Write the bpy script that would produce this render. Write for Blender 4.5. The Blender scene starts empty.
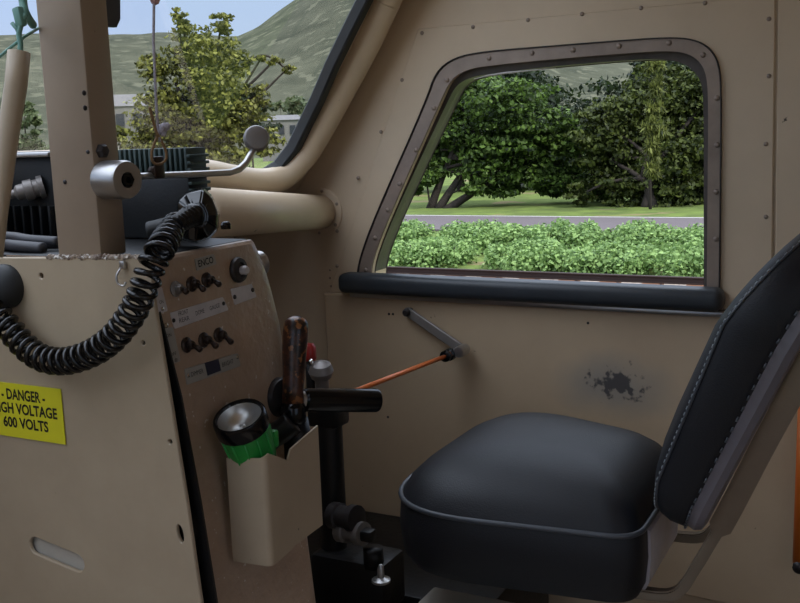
import bpy, bmesh, math, random
import numpy as np
from mathutils import Vector, Matrix, noise as mnoise
random.seed(7); RNG = np.random.default_rng(11)
SC = bpy.context.scene; COL = SC.collection
H = 1.2                                   # the camera stands 1.2 m above the cab floor
F = 1000.0
AX = Vector((.8889, .0469, -.4558)); AD = Vector((.0333, .9859, .1665))
AX.normalize(); AD = (AD - AX * AD.dot(AX)).normalized(); AY = AX.cross(AD)
CAM = Vector((0, 0, H))

# ------------------------------------------------------------------ helpers: measuring
def ray(px, py):
    d = Vector(((px - 400) / F, (py - 301.5) / F, 1))
    return Vector((d.dot(AX), d.dot(AY), -d.dot(AD)))
def onY(px, py, y): r = ray(px, py); return CAM + r * (y / r.y)
def onX(px, py, x): r = ray(px, py); return CAM + r * (x / r.x)
def onZ(px, py, z): r = ray(px, py); return CAM + r * ((z - H) / r.z)
def dep(px, py, d): return CAM + ray(px, py) * d
def onP(px, py, p0, n): r = ray(px, py); return CAM + r * ((p0 - CAM).dot(n) / r.dot(n))

# ------------------------------------------------------------------ helpers: linking
ROOT = {}
def thing(name, label, cat, loc, group=None):
    o = bpy.data.objects.new(name, None); COL.objects.link(o); o.location = loc
    o.empty_display_size = .05
    tag(o, label, cat, group); ROOT[o] = Vector(loc); return o
def tag(o, label=None, cat=None, group=None, kind=None):
    if label: o['label'] = label
    if cat: o['category'] = cat
    if group: o['group'] = group
    if kind: o['kind'] = kind
    return o
def smooth_by_angle(bm, ang=.6):
    for f in bm.faces: f.smooth = True
    for e in bm.edges:
        if len(e.link_faces) == 2: e.smooth = e.calc_face_angle(0) < ang
        else: e.smooth = True
def obj(name, bm, m, parent=None, label=None, own_base=False, ang=.6):
    smooth_by_angle(bm, ang)
    me = bpy.data.meshes.new(name)
    off = Vector((0, 0, 0))
    if parent is not None: off = ROOT[parent]
    elif own_base:
        vs = [v.co for v in bm.verts]
        off = Vector((sum(v.x for v in vs) / len(vs), sum(v.y for v in vs) / len(vs), min(v.z for v in vs)))
    bmesh.ops.translate(bm, verts=bm.verts, vec=-off)
    bm.to_mesh(me); bm.free(); me.materials.append(m)
    o = bpy.data.objects.new(name, me); COL.objects.link(o)
    if parent is not None: o.parent = parent
    else: o.location = off
    ROOT[o] = off
    if label: o['label'] = label
    return o
def struct(name, bm, m, parent=None):
    o = obj(name, bm, m, parent)
    if parent is None: o['kind'] = 'structure'
    return o

# ------------------------------------------------------------------ helpers: shapes (each adds to a bmesh)
def NB(): return bmesh.new()
def frame_to(bm, verts, o, u, v, n):
    M = Matrix((u, v, n)).transposed().to_4x4(); M.translation = o
    bmesh.ops.transform(bm, matrix=M, verts=verts)
def basis(n, hint=Vector((0, 0, 1))):
    n = n.normalized()
    if abs(n.dot(hint)) > .97: hint = Vector((1, 0, 0))
    u = hint.cross(n).normalized(); return u, n.cross(u), n
def add_box(bm, c, s, u=Vector((1, 0, 0)), v=Vector((0, 1, 0)), n=Vector((0, 0, 1)), bev=0, seg=2):
    r = bmesh.ops.create_cube(bm, size=1); vs = r['verts']
    bmesh.ops.scale(bm, vec=s, verts=vs)
    if bev:
        es = list({e for w in vs for e in w.link_edges})
        rr = bmesh.ops.bevel(bm, geom=es, offset=bev, segments=seg, profile=.5, affect='EDGES')
        vs = list({w for f in rr['faces'] for w in f.verts} | {w for w in vs if w.is_valid})
    frame_to(bm, vs, Vector(c), u, v, n); return bm
def add_tube(bm, pts, rad, sides=12, caps=True, closed=False):
    pts = [Vector(p) for p in pts]; n = len(pts)
    if not hasattr(rad, '__len__'): rad = [rad] * n
    rings = []; prev = None
    for i, p in enumerate(pts):
        if closed: t = pts[(i + 1) % n] - pts[i - 1]
        else: t = pts[min(i + 1, n - 1)] - pts[max(i - 1, 0)]
        t.normalize()
        if prev is None:
            u, v, _ = basis(t)
        else:
            u = (prev - t * prev.dot(t)).normalized(); v = t.cross(u)
        prev = u
        rings.append([bm.verts.new(p + (u * math.cos(a) + v * math.sin(a)) * rad[i]) for a in [2 * math.pi * k / sides for k in range(sides)]])
    for i in range(n if closed else n - 1):
        a, b = rings[i], rings[(i + 1) % n]
        for k in range(sides):
            bm.faces.new((a[k], a[(k + 1) % sides], b[(k + 1) % sides], b[k]))
    if caps and not closed:
        bm.faces.new(list(reversed(rings[0]))); bm.faces.new(rings[-1])
    return bm
def add_lathe(bm, prof, o, axis, sides=28, hint=Vector((0, 0, 1))):
    u, v, n = basis(axis, hint); rings = []
    for r, h in prof:
        if r < 1e-6: rings.append([bm.verts.new(o + n * h)])
        else: rings.append([bm.verts.new(o + n * h + (u * math.cos(a) + v * math.sin(a)) * r) for a in [2 * math.pi * k / sides for k in range(sides)]])
    for a, b in zip(rings, rings[1:]):
        for k in range(sides):
            k2 = (k + 1) % sides
            if len(a) == 1 and len(b) == 1: continue
            if len(a) == 1: bm.faces.new((a[0], b[k2], b[k]))
            elif len(b) == 1: bm.faces.new((a[k], a[k2], b[0]))
            else: bm.faces.new((a[k], a[k2], b[k2], b[k]))
    bmesh.ops.recalc_face_normals(bm, faces=bm.faces); return bm
def add_plate(bm, loops, o, u, v, n, thick, bev=0.0):
    """flat sheet with holes: loops are lists of 3-D points on the plane through o"""
    cu = bpy.data.curves.new('tmp', 'CURVE'); cu.dimensions = '2D'; cu.fill_mode = 'BOTH'
    cu.extrude = max(thick / 2 - bev, 0); cu.bevel_depth = bev; cu.bevel_resolution = 0; cu.offset = -bev
    for lp in loops:
        sp = cu.splines.new('POLY'); sp.points.add(len(lp) - 1); sp.use_cyclic_u = True
        for q, p in zip(sp.points, lp):
            d = Vector(p) - o; q.co = (d.dot(u), d.dot(v), 0, 1)
    t = bpy.data.objects.new('tmp', cu); COL.objects.link(t)
    dg = bpy.context.evaluated_depsgraph_get(); me = bpy.data.meshes.new_from_object(t.evaluated_get(dg))
    b2 = bmesh.new(); b2.from_mesh(me); bmesh.ops.remove_doubles(b2, verts=b2.verts, dist=1e-5)
    M = Matrix((u, v, n)).transposed().to_4x4(); M.translation = o
    bmesh.ops.transform(b2, matrix=M, verts=b2.verts); b2.to_mesh(me); b2.free()
    bm.from_mesh(me)
    bpy.data.objects.remove(t); bpy.data.curves.remove(cu); bpy.data.meshes.remove(me); return bm
def add_text(bm, body, size, o, u, v, n, squeeze=1.0, bold=0.0, depth=.0006, align='CENTER'):
    cu = bpy.data.curves.new('tmp', 'FONT'); cu.body = body; cu.size = size; cu.align_x = align; cu.align_y = 'CENTER'
    cu.extrude = depth; cu.offset = bold; cu.resolution_u = 3
    t = bpy.data.objects.new('tmp', cu); COL.objects.link(t)
    dg = bpy.context.evaluated_depsgraph_get(); me = bpy.data.meshes.new_from_object(t.evaluated_get(dg))
    b2 = bmesh.new(); b2.from_mesh(me); bmesh.ops.scale(b2, vec=(squeeze, 1, 1), verts=b2.verts)
    M = Matrix((u, v, n)).transposed().to_4x4(); M.translation = o
    bmesh.ops.transform(b2, matrix=M, verts=b2.verts); b2.to_mesh(me); b2.free(); bm.from_mesh(me)
    bpy.data.objects.remove(t); bpy.data.curves.remove(cu); bpy.data.meshes.remove(me); return bm
def round_poly(pts, rads, seg=8):
    """round the corners of a 3-D planar polygon"""
    out = []; n = len(pts)
    if not hasattr(rads, '__len__'): rads = [rads] * n
    for i in range(n):
        p = Vector(pts[i]); a = Vector(pts[i - 1]); b = Vector(pts[(i + 1) % n]); r = rads[i]
        if r <= 0: out.append(p); continue
        da = (a - p); db = (b - p); la, lb = da.length, db.length; da.normalize(); db.normalize()
        half = da.angle(db) / 2; d = min(r / math.tan(half), la * .48, lb * .48)
        A, B = p + da * d, p + db * d
        for k in range(seg + 1):
            t = k / seg; out.append(A * (1 - t) ** 2 + p * 2 * t * (1 - t) + B * t * t)
    return out
def smooth_path(pts, sub=6):
    pts = [Vector(p) for p in pts]; out = []
    for i in range(len(pts) - 1):
        p0, p1, p2, p3 = pts[max(i - 1, 0)], pts[i], pts[i + 1], pts[min(i + 2, len(pts) - 1)]
        for k in range(sub):
            t = k / sub
            out.append(.5 * ((2 * p1) + (p2 - p0) * t + (2 * p0 - 5 * p1 + 4 * p2 - p3) * t * t + (3 * p1 - p0 - 3 * p2 + p3) * t ** 3))
    out.append(pts[-1]); return out
def add_loft(bm, rings, cap0=True, cap1=True):
    R = [[bm.verts.new(p) for p in r] for r in rings]; s = len(R[0])
    for a, b in zip(R, R[1:]):
        for k in range(s): bm.faces.new((a[k], a[(k + 1) % s], b[(k + 1) % s], b[k]))
    if cap0: bm.faces.new(list(reversed(R[0])))
    if cap1: bm.faces.new(R[-1])
    bmesh.ops.recalc_face_normals(bm, faces=bm.faces); return bm

# ------------------------------------------------------------------ materials
def lin(c):
    return tuple(((x / 255) / 12.92 if x / 255 <= .04045 else ((x / 255 + .055) / 1.055) ** 2.4) for x in c) + (1,)
def mat(name, col, rough=.5, metal=0, col2=None, scale=6, contrast=.25, bump=0, bscale=60, speck=None, speck_scale=90, speck_at=.72, spec=.5, coat=0, emit=None):
    m = bpy.data.materials.new(name); m.use_nodes = True; N = m.node_tree.nodes; L = m.node_tree.links
    b = N['Principled BSDF']; b.inputs['Roughness'].default_value = rough; b.inputs['Metallic'].default_value = metal
    b.inputs['Specular IOR Level'].default_value = spec; b.inputs['Coat Weight'].default_value = coat
    tc = N.new('ShaderNodeTexCoord')
    nz = N.new('ShaderNodeTexNoise'); nz.inputs['Scale'].default_value = scale; nz.inputs['Detail'].default_value = 6; nz.inputs['Roughness'].default_value = .65
    L.new(tc.outputs['Object'], nz.inputs['Vector'])
    rp = N.new('ShaderNodeValToRGB'); rp.color_ramp.elements[0].position = .5 - contrast; rp.color_ramp.elements[1].position = .5 + contrast
    c1 = lin(col); c2 = lin(col2) if col2 else tuple(x * .82 for x in c1[:3]) + (1,)
    rp.color_ramp.elements[0].color = c2; rp.color_ramp.elements[1].color = c1
    L.new(nz.outputs['Fac'], rp.inputs['Fac']); last = rp.outputs['Color']
    if speck:
        n2 = N.new('ShaderNodeTexNoise'); n2.inputs['Scale'].default_value = speck_scale; n2.inputs['Detail'].default_value = 3
        L.new(tc.outputs['Object'], n2.inputs['Vector'])
        r2 = N.new('ShaderNodeValToRGB'); r2.color_ramp.elements[0].position = speck_at; r2.color_ramp.elements[1].position = speck_at + .03
        r2.color_ramp.elements[0].color = (0, 0, 0, 1); r2.color_ramp.elements[1].color = (1, 1, 1, 1)
        L.new(n2.outputs['Fac'], r2.inputs['Fac'])
        mx = N.new('ShaderNodeMix'); mx.data_type = 'RGBA'; L.new(r2.outputs['Color'], mx.inputs[0])
        L.new(last, mx.inputs[6]); mx.inputs[7].default_value = lin(speck); last = mx.outputs[2]
    L.new(last, b.inputs['Base Color'])
    if bump:
        n3 = N.new('ShaderNodeTexNoise'); n3.inputs['Scale'].default_value = bscale; n3.inputs['Detail'].default_value = 4
        L.new(tc.outputs['Object'], n3.inputs['Vector'])
        bp = N.new('ShaderNodeBump'); bp.inputs['Strength'].default_value = bump; bp.inputs['Distance'].default_value = .004
        L.new(n3.outputs['Fac'], bp.inputs['Height']); L.new(bp.outputs['Normal'], b.inputs['Normal'])
    return m
def leafmat(name, dark, light, trans=.35):
    m = bpy.data.materials.new(name); m.use_nodes = True; N = m.node_tree.nodes; L = m.node_tree.links
    b = N['Principled BSDF']; b.inputs['Roughness'].default_value = .55; b.inputs['Specular IOR Level'].default_value = .25
    g = N.new('ShaderNodeNewGeometry'); rp = N.new('ShaderNodeValToRGB')
    rp.color_ramp.elements[0].color = lin(dark); rp.color_ramp.elements[1].color = lin(light)
    L.new(g.outputs['Random Per Island'], rp.inputs['Fac']); L.new(rp.outputs['Color'], b.inputs['Base Color'])
    tr = N.new('ShaderNodeBsdfTranslucent'); L.new(rp.outputs['Color'], tr.inputs['Color'])
    mx = N.new('ShaderNodeMixShader'); mx.inputs[0].default_value = trans
    L.new(b.outputs[0], mx.inputs[1]); L.new(tr.outputs[0], mx.inputs[2]); L.new(mx.outputs[0], N['Material Output'].inputs['Surface']); return m
def glassmat(name, tint, refl):
    m = bpy.data.materials.new(name); m.use_nodes = True; N = m.node_tree.nodes; L = m.node_tree.links
    N.remove(N['Principled BSDF'])
    t = N.new('ShaderNodeBsdfTransparent'); t.inputs['Color'].default_value = tint
    g = N.new('ShaderNodeBsdfGlossy'); g.inputs['Roughness'].default_value = .02
    fr = N.new('ShaderNodeFresnel'); fr.inputs['IOR'].default_value = 1.3
    ml = N.new('ShaderNodeMath'); ml.operation = 'MULTIPLY'; ml.inputs[1].default_value = refl; L.new(fr.outputs[0], ml.inputs[0])
    mx = N.new('ShaderNodeMixShader'); L.new(ml.outputs[0], mx.inputs[0]); L.new(t.outputs[0], mx.inputs[1]); L.new(g.outputs[0], mx.inputs[2])
    L.new(mx.outputs[0], N['Material Output'].inputs['Surface']); return m

M = {}
M['wall'] = mat('cream cab paint', (212, 191, 163), .42, col2=(196, 175, 148), scale=3.5, bump=.05, bscale=30, speck=(60, 48, 40), speck_scale=38, speck_at=.745)
M['console'] = mat('console cream paint', (178, 161, 136), .45, col2=(160, 143, 120), scale=5, bump=.06, bscale=40, speck=(80, 66, 54), speck_scale=60, speck_at=.76)
M['face'] = mat('chipped brown-cream paint', (178, 153, 130), .34, col2=(150, 126, 106), scale=9, bump=.45, bscale=85, speck=(200, 190, 178), speck_scale=110, speck_at=.69)
M['weld'] = mat('chipped weld bead', (165, 148, 130), .5, col2=(110, 92, 78), scale=60, contrast=.12, bump=.8, bscale=200, speck=(225, 218, 208), speck_scale=140, speck_at=.6)
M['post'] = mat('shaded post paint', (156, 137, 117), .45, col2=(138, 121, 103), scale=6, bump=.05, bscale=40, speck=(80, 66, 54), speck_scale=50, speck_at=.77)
M['steel'] = mat('bare steel', (190, 188, 186), .32, .9, scale=20, bump=.05, bscale=100)
M['bracket'] = mat('tan steel strip', (150, 138, 124), .35, .8, scale=20)
M['reflector'] = mat('satin reflector', (225, 225, 222), .3, .9, scale=20)
M['chrome'] = mat('bright chrome', (215, 214, 212), .12, 1, scale=20)
M['frame'] = mat('worn grey window metal', (168, 150, 136), .42, .3, col2=(124, 110, 100), scale=10, contrast=.3, bump=.1, bscale=70)
M['track'] = mat('dark worn channel', (96, 88, 84), .5, .1, col2=(62, 57, 55), scale=14)
M['rubber'] = mat('black rubber', (30, 32, 34), .6, scale=15)
M['pad'] = mat('black vinyl sill pad', (50, 55, 60), .42, scale=20, bump=.06, bscale=200)
M['black'] = mat('black bakelite', (13, 13, 15), .18, scale=10, spec=.35)
M['gloss'] = mat('polished black plastic', (10, 10, 11), .12, scale=10, spec=.6)
M['cordblack'] = mat('black cord', (11, 11, 12), .24, scale=30)
M['equip'] = mat('black crinkle enamel', (18, 20, 22), .5, spec=.35, scale=25, bump=.1, bscale=250)
M['fin'] = mat('dark green fins', (58, 73, 70), .5, .2, scale=20)
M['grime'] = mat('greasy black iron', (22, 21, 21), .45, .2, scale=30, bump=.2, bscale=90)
M['vinyl'] = mat('black seat vinyl', (24, 26, 31), .5, spec=.35, scale=8, bump=.16, bscale=420)
M['vinylgrey'] = mat('grey vinyl', (108, 104, 110), .4, scale=14, bump=.4, bscale=26)
M['vinylsheen'] = mat('vinyl with painted sheen', (186, 182, 188), .35, col2=(150, 146, 152), scale=18, bump=.2, bscale=30)  # paler copy of the seat vinyl, reflected light put into its colour
M['thread'] = mat('pale thread', (150, 160, 166), .5)
M['piping'] = mat('worn piping', (70, 74, 80), .4, scale=30)
M['yellow'] = mat('yellow label', (222, 214, 42), .45, scale=12, contrast=.4)
M['ink'] = mat('black ink', (22, 20, 14), .6)
M['plate'] = mat('engraved alloy plate', (204, 198, 198), .42, .1, col2=(178, 172, 172), scale=40)
M['platedark'] = mat('dull alloy plate', (160, 156, 148), .45, .1, scale=40)
M['blueblack'] = mat('blue-black tape', (44, 44, 60), .4, scale=20)
M['grey'] = mat('grey metal', (136, 130, 126), .42, .4, scale=30)
M['darkgrey'] = mat('dark grey metal', (62, 58, 58), .4, .5, scale=30)
M['bronze'] = mat('tarnished brass', (62, 50, 44), .35, .6, scale=60)
M['wood'] = mat('worn brown handle', (78, 44, 30), .32, col2=(24, 15, 13), scale=40, contrast=.06, speck=(132, 84, 46), speck_scale=95, speck_at=.56)
M['green'] = mat('green plastic', (38, 150, 62), .35, scale=20)
M['orange'] = mat('orange rod paint', (214, 112, 52), .42, scale=30)
M['red'] = mat('red paint', (150, 34, 30), .4)
M['string'] = mat('pale string', (176, 172, 184), .8, scale=90)
M['pinkknot'] = mat('faded pink knot', (190, 150, 150), .8)
M['brownstring'] = mat('tan string', (138, 108, 74), .8, scale=90)
M['teal'] = mat('teal wire', (104, 150, 138), .5)
M['visor'] = mat('dark visor', (58, 58, 62), .5)
M['orangevest'] = mat('orange paint post', (214, 118, 30), .5, col2=(190, 84, 30), scale=4)
M['backplate'] = mat('pale backing', (196, 190, 178), .5)
M['floor'] = mat('grimy floor plate', (120, 108, 96), .6, scale=6)
M['lens'] = glassmat('torch lens', (.95, .95, .95, 1), .9)
M['glass'] = glassmat('window glass', (.985, .99, .985, 1), .08)

def bumped_patch():
    """lower panel paint with one worn-through grey patch and scratches"""
    m = mat('scuffed lower panel paint', (200, 178, 148), .45, col2=(184, 161, 133), scale=3.2, bump=.05, bscale=30, speck=(70, 58, 48), speck_scale=30, speck_at=.75)
    N = m.node_tree.nodes; L = m.node_tree.links; b = N['Principled BSDF']; src = b.inputs['Base Color'].links[0].from_socket
    tc = N.new('ShaderNodeTexCoord'); p = onY(612, 387, WY - .022)
    def blob(center, rx, rz, amp, scale, sharp, prev, colr):
        mp = N.new('ShaderNodeMapping'); L.new(tc.outputs['Object'], mp.inputs['Vector'])
        mp.inputs['Location'].default_value = (-center.x / rx, 0, -center.z / rz); mp.inputs['Scale'].default_value = (1 / rx, 0, 1 / rz)
        ln = N.new('ShaderNodeVectorMath'); ln.operation = 'LENGTH'; L.new(mp.outputs[0], ln.inputs[0])
        nz = N.new('ShaderNodeTexNoise'); nz.inputs['Scale'].default_value = scale; nz.inputs['Detail'].default_value = 4; L.new(tc.outputs['Object'], nz.inputs['Vector'])
        ma = N.new('ShaderNodeMath'); ma.operation = 'MULTIPLY_ADD'; L.new(nz.outputs['Fac'], ma.inputs[0]); ma.inputs[1].default_value = amp; L.new(ln.outputs['Value'], ma.inputs[2])
        rp = N.new('ShaderNodeMapRange'); rp.inputs['From Min'].default_value = 1 + amp * .5 + sharp; rp.inputs['From Max'].default_value = 1 + amp * .5 - sharp
        L.new(ma.outputs[0], rp.inputs['Value'])
        mx = N.new('ShaderNodeMix'); mx.data_type = 'RGBA'; L.new(rp.outputs[0], mx.inputs[0]); L.new(prev, mx.inputs[6]); mx.inputs[7].default_value = lin(colr); return mx.outputs[2]
    s = blob(p, .10, .05, .9, 14, .55, src, (160, 150, 136))
    s = blob(p + Vector((.012, 0, .008)), .036, .024, 6.0, 62, .3, s, (84, 80, 78))
    L.new(s, b.inputs['Base Color']); return m

# ================================================================== THE CAB SHELL
WY = 2.0                                                    # inner face of the side wall
X1, Y1, Z1 = Vector((1, 0, 0)), Vector((0, 1, 0)), Vector((0, 0, 1))
NW = -Y1                                                    # side wall faces -Y ; u = X, v = Z  (X x Z = -Y)
wa, wb = onY(301, 185, WY), onY(400, 0, WY)                 # rake line of the windscreen where it meets the side wall
rk = (wb - wa).normalized(); rk.y = 0; rk.normalize()
WN = Vector((rk.z, 0, -rk.x))                               # windscreen normal, into the cab
def rake_at(z): return wa + rk * ((z - wa.z) / rk.z)
ZTOP = H + .75; ZB = wa.z - .05
pt = rake_at(ZTOP); pb = rake_at(ZB)

frame_outer = [onY(x, y, WY) for x, y in ((359, 290), (359, 268), (367, 241), (381, 206), (428, 100), (437, 72), (456, 57), (487, 51), (550, 46), (612, 41), (669, 37), (696, 39), (712, 48), (721, 64), (723, 94), (722, 200), (721, 296))]
frame_mid = [onY(x, y, WY) for x, y in ((372, 290), (372, 268), (378, 247), (392, 212), (443, 97), (452, 78), (468, 68), (490, 64), (552, 58), (613, 53), (667, 49), (688, 51), (701, 58), (709, 72), (711, 98), (710, 200), (709, 296))]
frame_in = [onY(x, y, WY + .035) for x, y in ((379, 291), (379, 268), (385, 247), (400, 210), (453, 97), (461, 84), (474, 77), (494, 73), (556, 66), (614, 61), (662, 58), (682, 61), (696, 69), (705, 82), (707, 104), (707, 200), (707, 297))]
def chaikin(lp, keep):
    n = len(lp); out = []
    for _ in range(2):
        out = [lp[0]]
        for i in range(len(lp) - 1):
            a, b = lp[i], lp[i + 1]
            if i > 0: out.append(a.lerp(b, .25))
            if i < len(lp) - 2: out.append(a.lerp(b, .75))
        out.append(lp[-1]); lp = out
    return lp
frame_outer, frame_mid, frame_in = (chaikin(q, 0) for q in (frame_outer, frame_mid, frame_in))
P0 = Vector((0, WY, 0))
def wallplate(bm, loops, y, thick, bev=0): # y: inner face
    o = Vector((0, y + thick / 2, 0)); return add_plate(bm, [[Vector((p[0], o.y, p[2])) for p in lp] for lp in loops], o, X1, Z1, NW, thick, bev)

bm = NB()
outer = [(-1.52, 0, 0), (1.3, 0, 0), (1.3, 0, ZTOP), (pt.x, 0, ZTOP), (pb.x, 0, ZB), (-1.52, 0, ZB)]
wallplate(bm, [outer, frame_mid], WY, .07)
wall = struct('wall_right', bm, M['wall'])
# riveted upper panel round the window: a thin sheet laid on the wall
sp = [onY(x, y, WY) for x, y in ((331, 292), (419, 29), (776, -5), (772, 312))]
bm = NB(); wallplate(bm, [sp, frame_mid], WY - .006, .006, .002)
panel_up = struct('trim_1', bm, M['wall'])
# right-hand panel
sp2 = [onY(x, y, WY) for x, y in ((779, -40), (900, -50), (900, 330), (775, 315))]
bm = NB(); wallplate(bm, [sp2], WY - .006, .006, .002); struct('trim_2', bm, M['wall'])
# lower liner panel
lowp = [onY(x, y, WY) for x, y in ((328, 292), (722, 311), (790, 315), (900, 321), (900, 632), (716, 597), (398, 531), (361, 521), (341, 500))]
M['lower'] = bumped_patch()
bm = NB(); wallplate(bm, [lowp], WY - .022, .022, .003); panel_lo = struct('trim_3', bm, M['lower'])
# rivets
rivet_me = None
def rivet(p, parent, r=.006, n=NW, name='rivet', m=None):
    global rivet_me
    if rivet_me is None:
        b = NB(); add_lathe(b, [(1, 0), (.95, .25), (.7, .5), (.35, .62), (0, .66)], Vector((0, 0, 0)), Z1, 12); smooth_by_angle(b, 1.2)
        rivet_me = {}; rivet_me['b'] = b
    key = (m or M['frame']).name
    if key not in rivet_me:
        me = bpy.data.meshes.new('rivet'); rivet_me['b'].to_mesh(me); me.materials.append(m or M['frame']); rivet_me[key] = me
    o = bpy.data.objects.new(name, rivet_me[key]); COL.objects.link(o)
    u, v, w = basis(n); Mx = Matrix((u, v, w)).transposed().to_4x4() @ Matrix.Scale(r, 4)
    o.parent = parent; Mx.translation = p - ROOT[parent]; o.matrix_local = Mx; return o
for x, y in ((381, 132), (358, 178), (402, 80), (422, 33), (473, 27), (528, 20), (582, 14), (641, 8), (705, 3), (769, 19), (769, 76), (766, 144), (766, 217), (337, 231), (337, 266)):
    rivet(onY(x, y, WY - .006), panel_up, .0044)
for x, y in ((330, 270), (330, 278), (331, 286)): rivet(onY(x, y, WY), wall, .003)
for x, y in ((588, 323), (389, 314), (393, 314), (388, 417)): rivet(onY(x, y, WY - .022), panel_lo, .003, m=M['darkgrey'])

# window 2: metal frame, inner channel, pane
win = NB(); wallplate(win, [frame_outer, [a.lerp(b, .12) for a, b in zip(frame_mid, frame_in)]], WY - .010, .006, .0015)
win = struct('window_2', win, M['frame'])
lip = [Vector((a[0], 0, a[2])) for a in frame_mid]
bm = NB(); wallplate(bm, [frame_outer, [a.lerp(b, .12) for a, b in zip(frame_outer, frame_mid)]], WY - .014, .008, .002); obj('outer_lip', bm, M['darkgrey'], win)
bm = NB(); wallplate(bm, [[a.lerp(b, .01) for a, b in zip(frame_mid, frame_in)], frame_in], WY + .012, .058, .002); obj('channel', bm, M['track'], win)
bm = NB(); wallplate(bm, [[a.lerp(b, -.02) for a, b in zip(frame_in, frame_mid)]], WY + .042, .005); obj('pane', bm, M['glass'], win)
bm = NB(); wp_ = [onY(x, y, WY - .0155) for x, y in ((474, 79), (488, 75.5), (505, 73), (530, 70.5), (556, 68))]; add_tube(bm, wp_, [.0008, .0018, .0022, .0016, .0006], 8); obj('worn_edge', bm, M['plate'], win, 'pale worn streak along the top channel')
for x, y in ((489, 58), (532, 53), (573, 50), (619, 46), (669, 43), (703, 55), (717, 98), (717, 145), (716, 192), (716, 239), (447, 80), (434, 108), (416, 150), (400, 184), (388, 210), (375, 238), (366, 270)):
    rivet(onY(x, y, WY - .010), win, .0055)
# sill pad
a, b = onY(342, 282, WY - .03), onY(724, 300, WY - .03)
bm = NB(); c = (a + b) / 2; L_ = (b - a).length; dv = (b - a).normalized(); nn = -Y1; vv = nn.cross(dv)
add_box(bm, c, (L_, .046, .056), dv, vv, nn, .016, 4)
pad = struct('trim_4', bm, M['pad'])
bm = NB(); add_box(bm, c - vv * .029 + Vector((.01, .012, 0)), (L_ - .02, .010, .03), dv, vv, nn, .002); obj('metal_strip', bm, M['steel'], pad)

# windscreen: a raked front wall with a rounded opening
WP = wa.copy()
def onW(x, y, off=0.0): return onP(x, y, WP + WN * off, WN)
def gl(px): return [onW(x, y) for x, y in px]
right_side = gl([(203, 158), (225, 160), (240, 165), (252, 168), (265, 168), (277, 161), (288, 147), (311, 100), (326, 65), (344, 28), (360, -4)])
topz = H + .60
tr = rake_at(topz); tr.y = right_side[-1].y - .05
loop = right_side + [tr, Vector((tr.x, -.35, tr.z)), Vector((right_side[0].x, -.35, right_side[0].z))]
def inset(loop, d):
    c = sum(loop, Vector()) / len(loop); out = []; n = len(loop)
    def en(a, b):
        q = (b - a).normalized().cross(WN); q.normalize(); return q
    sg = 1 if sum(en(loop[i], loop[(i + 1) % n]).dot(c - loop[i]) for i in range(n)) > 0 else -1
    for i, p in enumerate(loop):
        n1, n2 = en(loop[i - 1], p) * sg, en(p, loop[(i + 1) % n]) * sg
        m_ = (n1 + n2).normalized(); out.append(p + m_ * (d / max(m_.dot(n1), .5)))
    return out
hole = inset(loop, -.030)
UW = Vector((0, -1, 0)); VW = rk; 
assert UW.cross(VW).dot(WN) > 0 or True
nW = UW.cross(VW)
bo = [Vector((pb.x, -.7, pb.z)), Vector((pb.x, WY, pb.z)), Vector((pt.x, WY, pt.z)), Vector((pt.x, -.7, pt.z))]
bm = NB(); add_plate(bm, [bo, hole], WP - WN * .008, UW, VW, nW, .016)
add_box(bm, (-1.52, .65, pb.z / 2), (.04, 2.7, pb.z)); add_box(bm, ((pb.x - 1.54) / 2, .65, pb.z - .015), (pb.x + 1.54, 2.7, .03))
front = struct('wall_front', bm, M['wall'])
bm = NB(); add_plate(bm, [inset(loop, -.038), inset(loop, -.012)], WP, UW, VW, nW, .028, .004)
ws = struct('window_1', bm, M['rubber'])
bm = NB(); add_plate(bm, [inset(loop, -.018)], WP - WN * .004, UW, VW, nW, .005); obj('pane', bm, M['glass'], ws)
mo = [onW(x, y, .016) for x, y in ((60, 168), (150, 170), (205, 174), (235, 179), (262, 182), (282, 177), (299, 162), (316, 138), (362, 54), (385, 6), (397, -22))]
mo = [mo[0] + Vector((0, -1, 0))] + mo + [mo[-1] + (mo[-1] - mo[-2]).normalized() * .45]
bm = NB(); add_tube(bm, smooth_path(mo, 6), .029, 16); obj('moulding', bm, M['wall'], ws)
# rest of the shell, behind and beside the camera
bm = NB(); add_box(bm, ((pt.x + 1.3) / 2, .65, ZTOP + .02), (1.3 - pt.x, 2.8, .04)); struct('ceiling', bm, M['wall'])
bm = NB(); add_box(bm, (-.1, .65, -.03), (2.9, 2.84, .06)); struct('floor', bm, M['floor'])
bm = NB()
ow = [Vector((-1.52, -.7, 0)), Vector((1.3, -.7, 0)), Vector((1.3, -.7, ZTOP)), Vector((pt.x, -.7, ZTOP)), Vector((pb.x, -.7, ZB)), Vector((-1.52, -.7, ZB))]
hl = round_poly([Vector((-1.05, -.7, .75)), Vector((.15, -.7, .75)), Vector((.15, -.7, 1.78)), Vector((-.55, -.7, 1.78))], .08)
add_plate(bm, [ow, hl], Vector((0, -.7, 0)), X1, Z1, NW, .05); struct('wall_left', bm, M['wall'])
bm = NB()
ow = [Vector((1.3, -.7, 0)), Vector((1.3, 2.05, 0)), Vector((1.3, 2.05, ZTOP)), Vector((1.3, -.7, ZTOP))]
hl = round_poly([Vector((1.3, -.6, .8)), Vector((1.3, .5, .8)), Vector((1.3, .5, 1.86)), Vector((1.3, -.6, 1.86))], .05)
add_plate(bm, [ow, hl], Vector((1.3, 0, 0)), Y1, Z1, X1, .05); struct('wall_back', bm, M['wall'])

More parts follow.
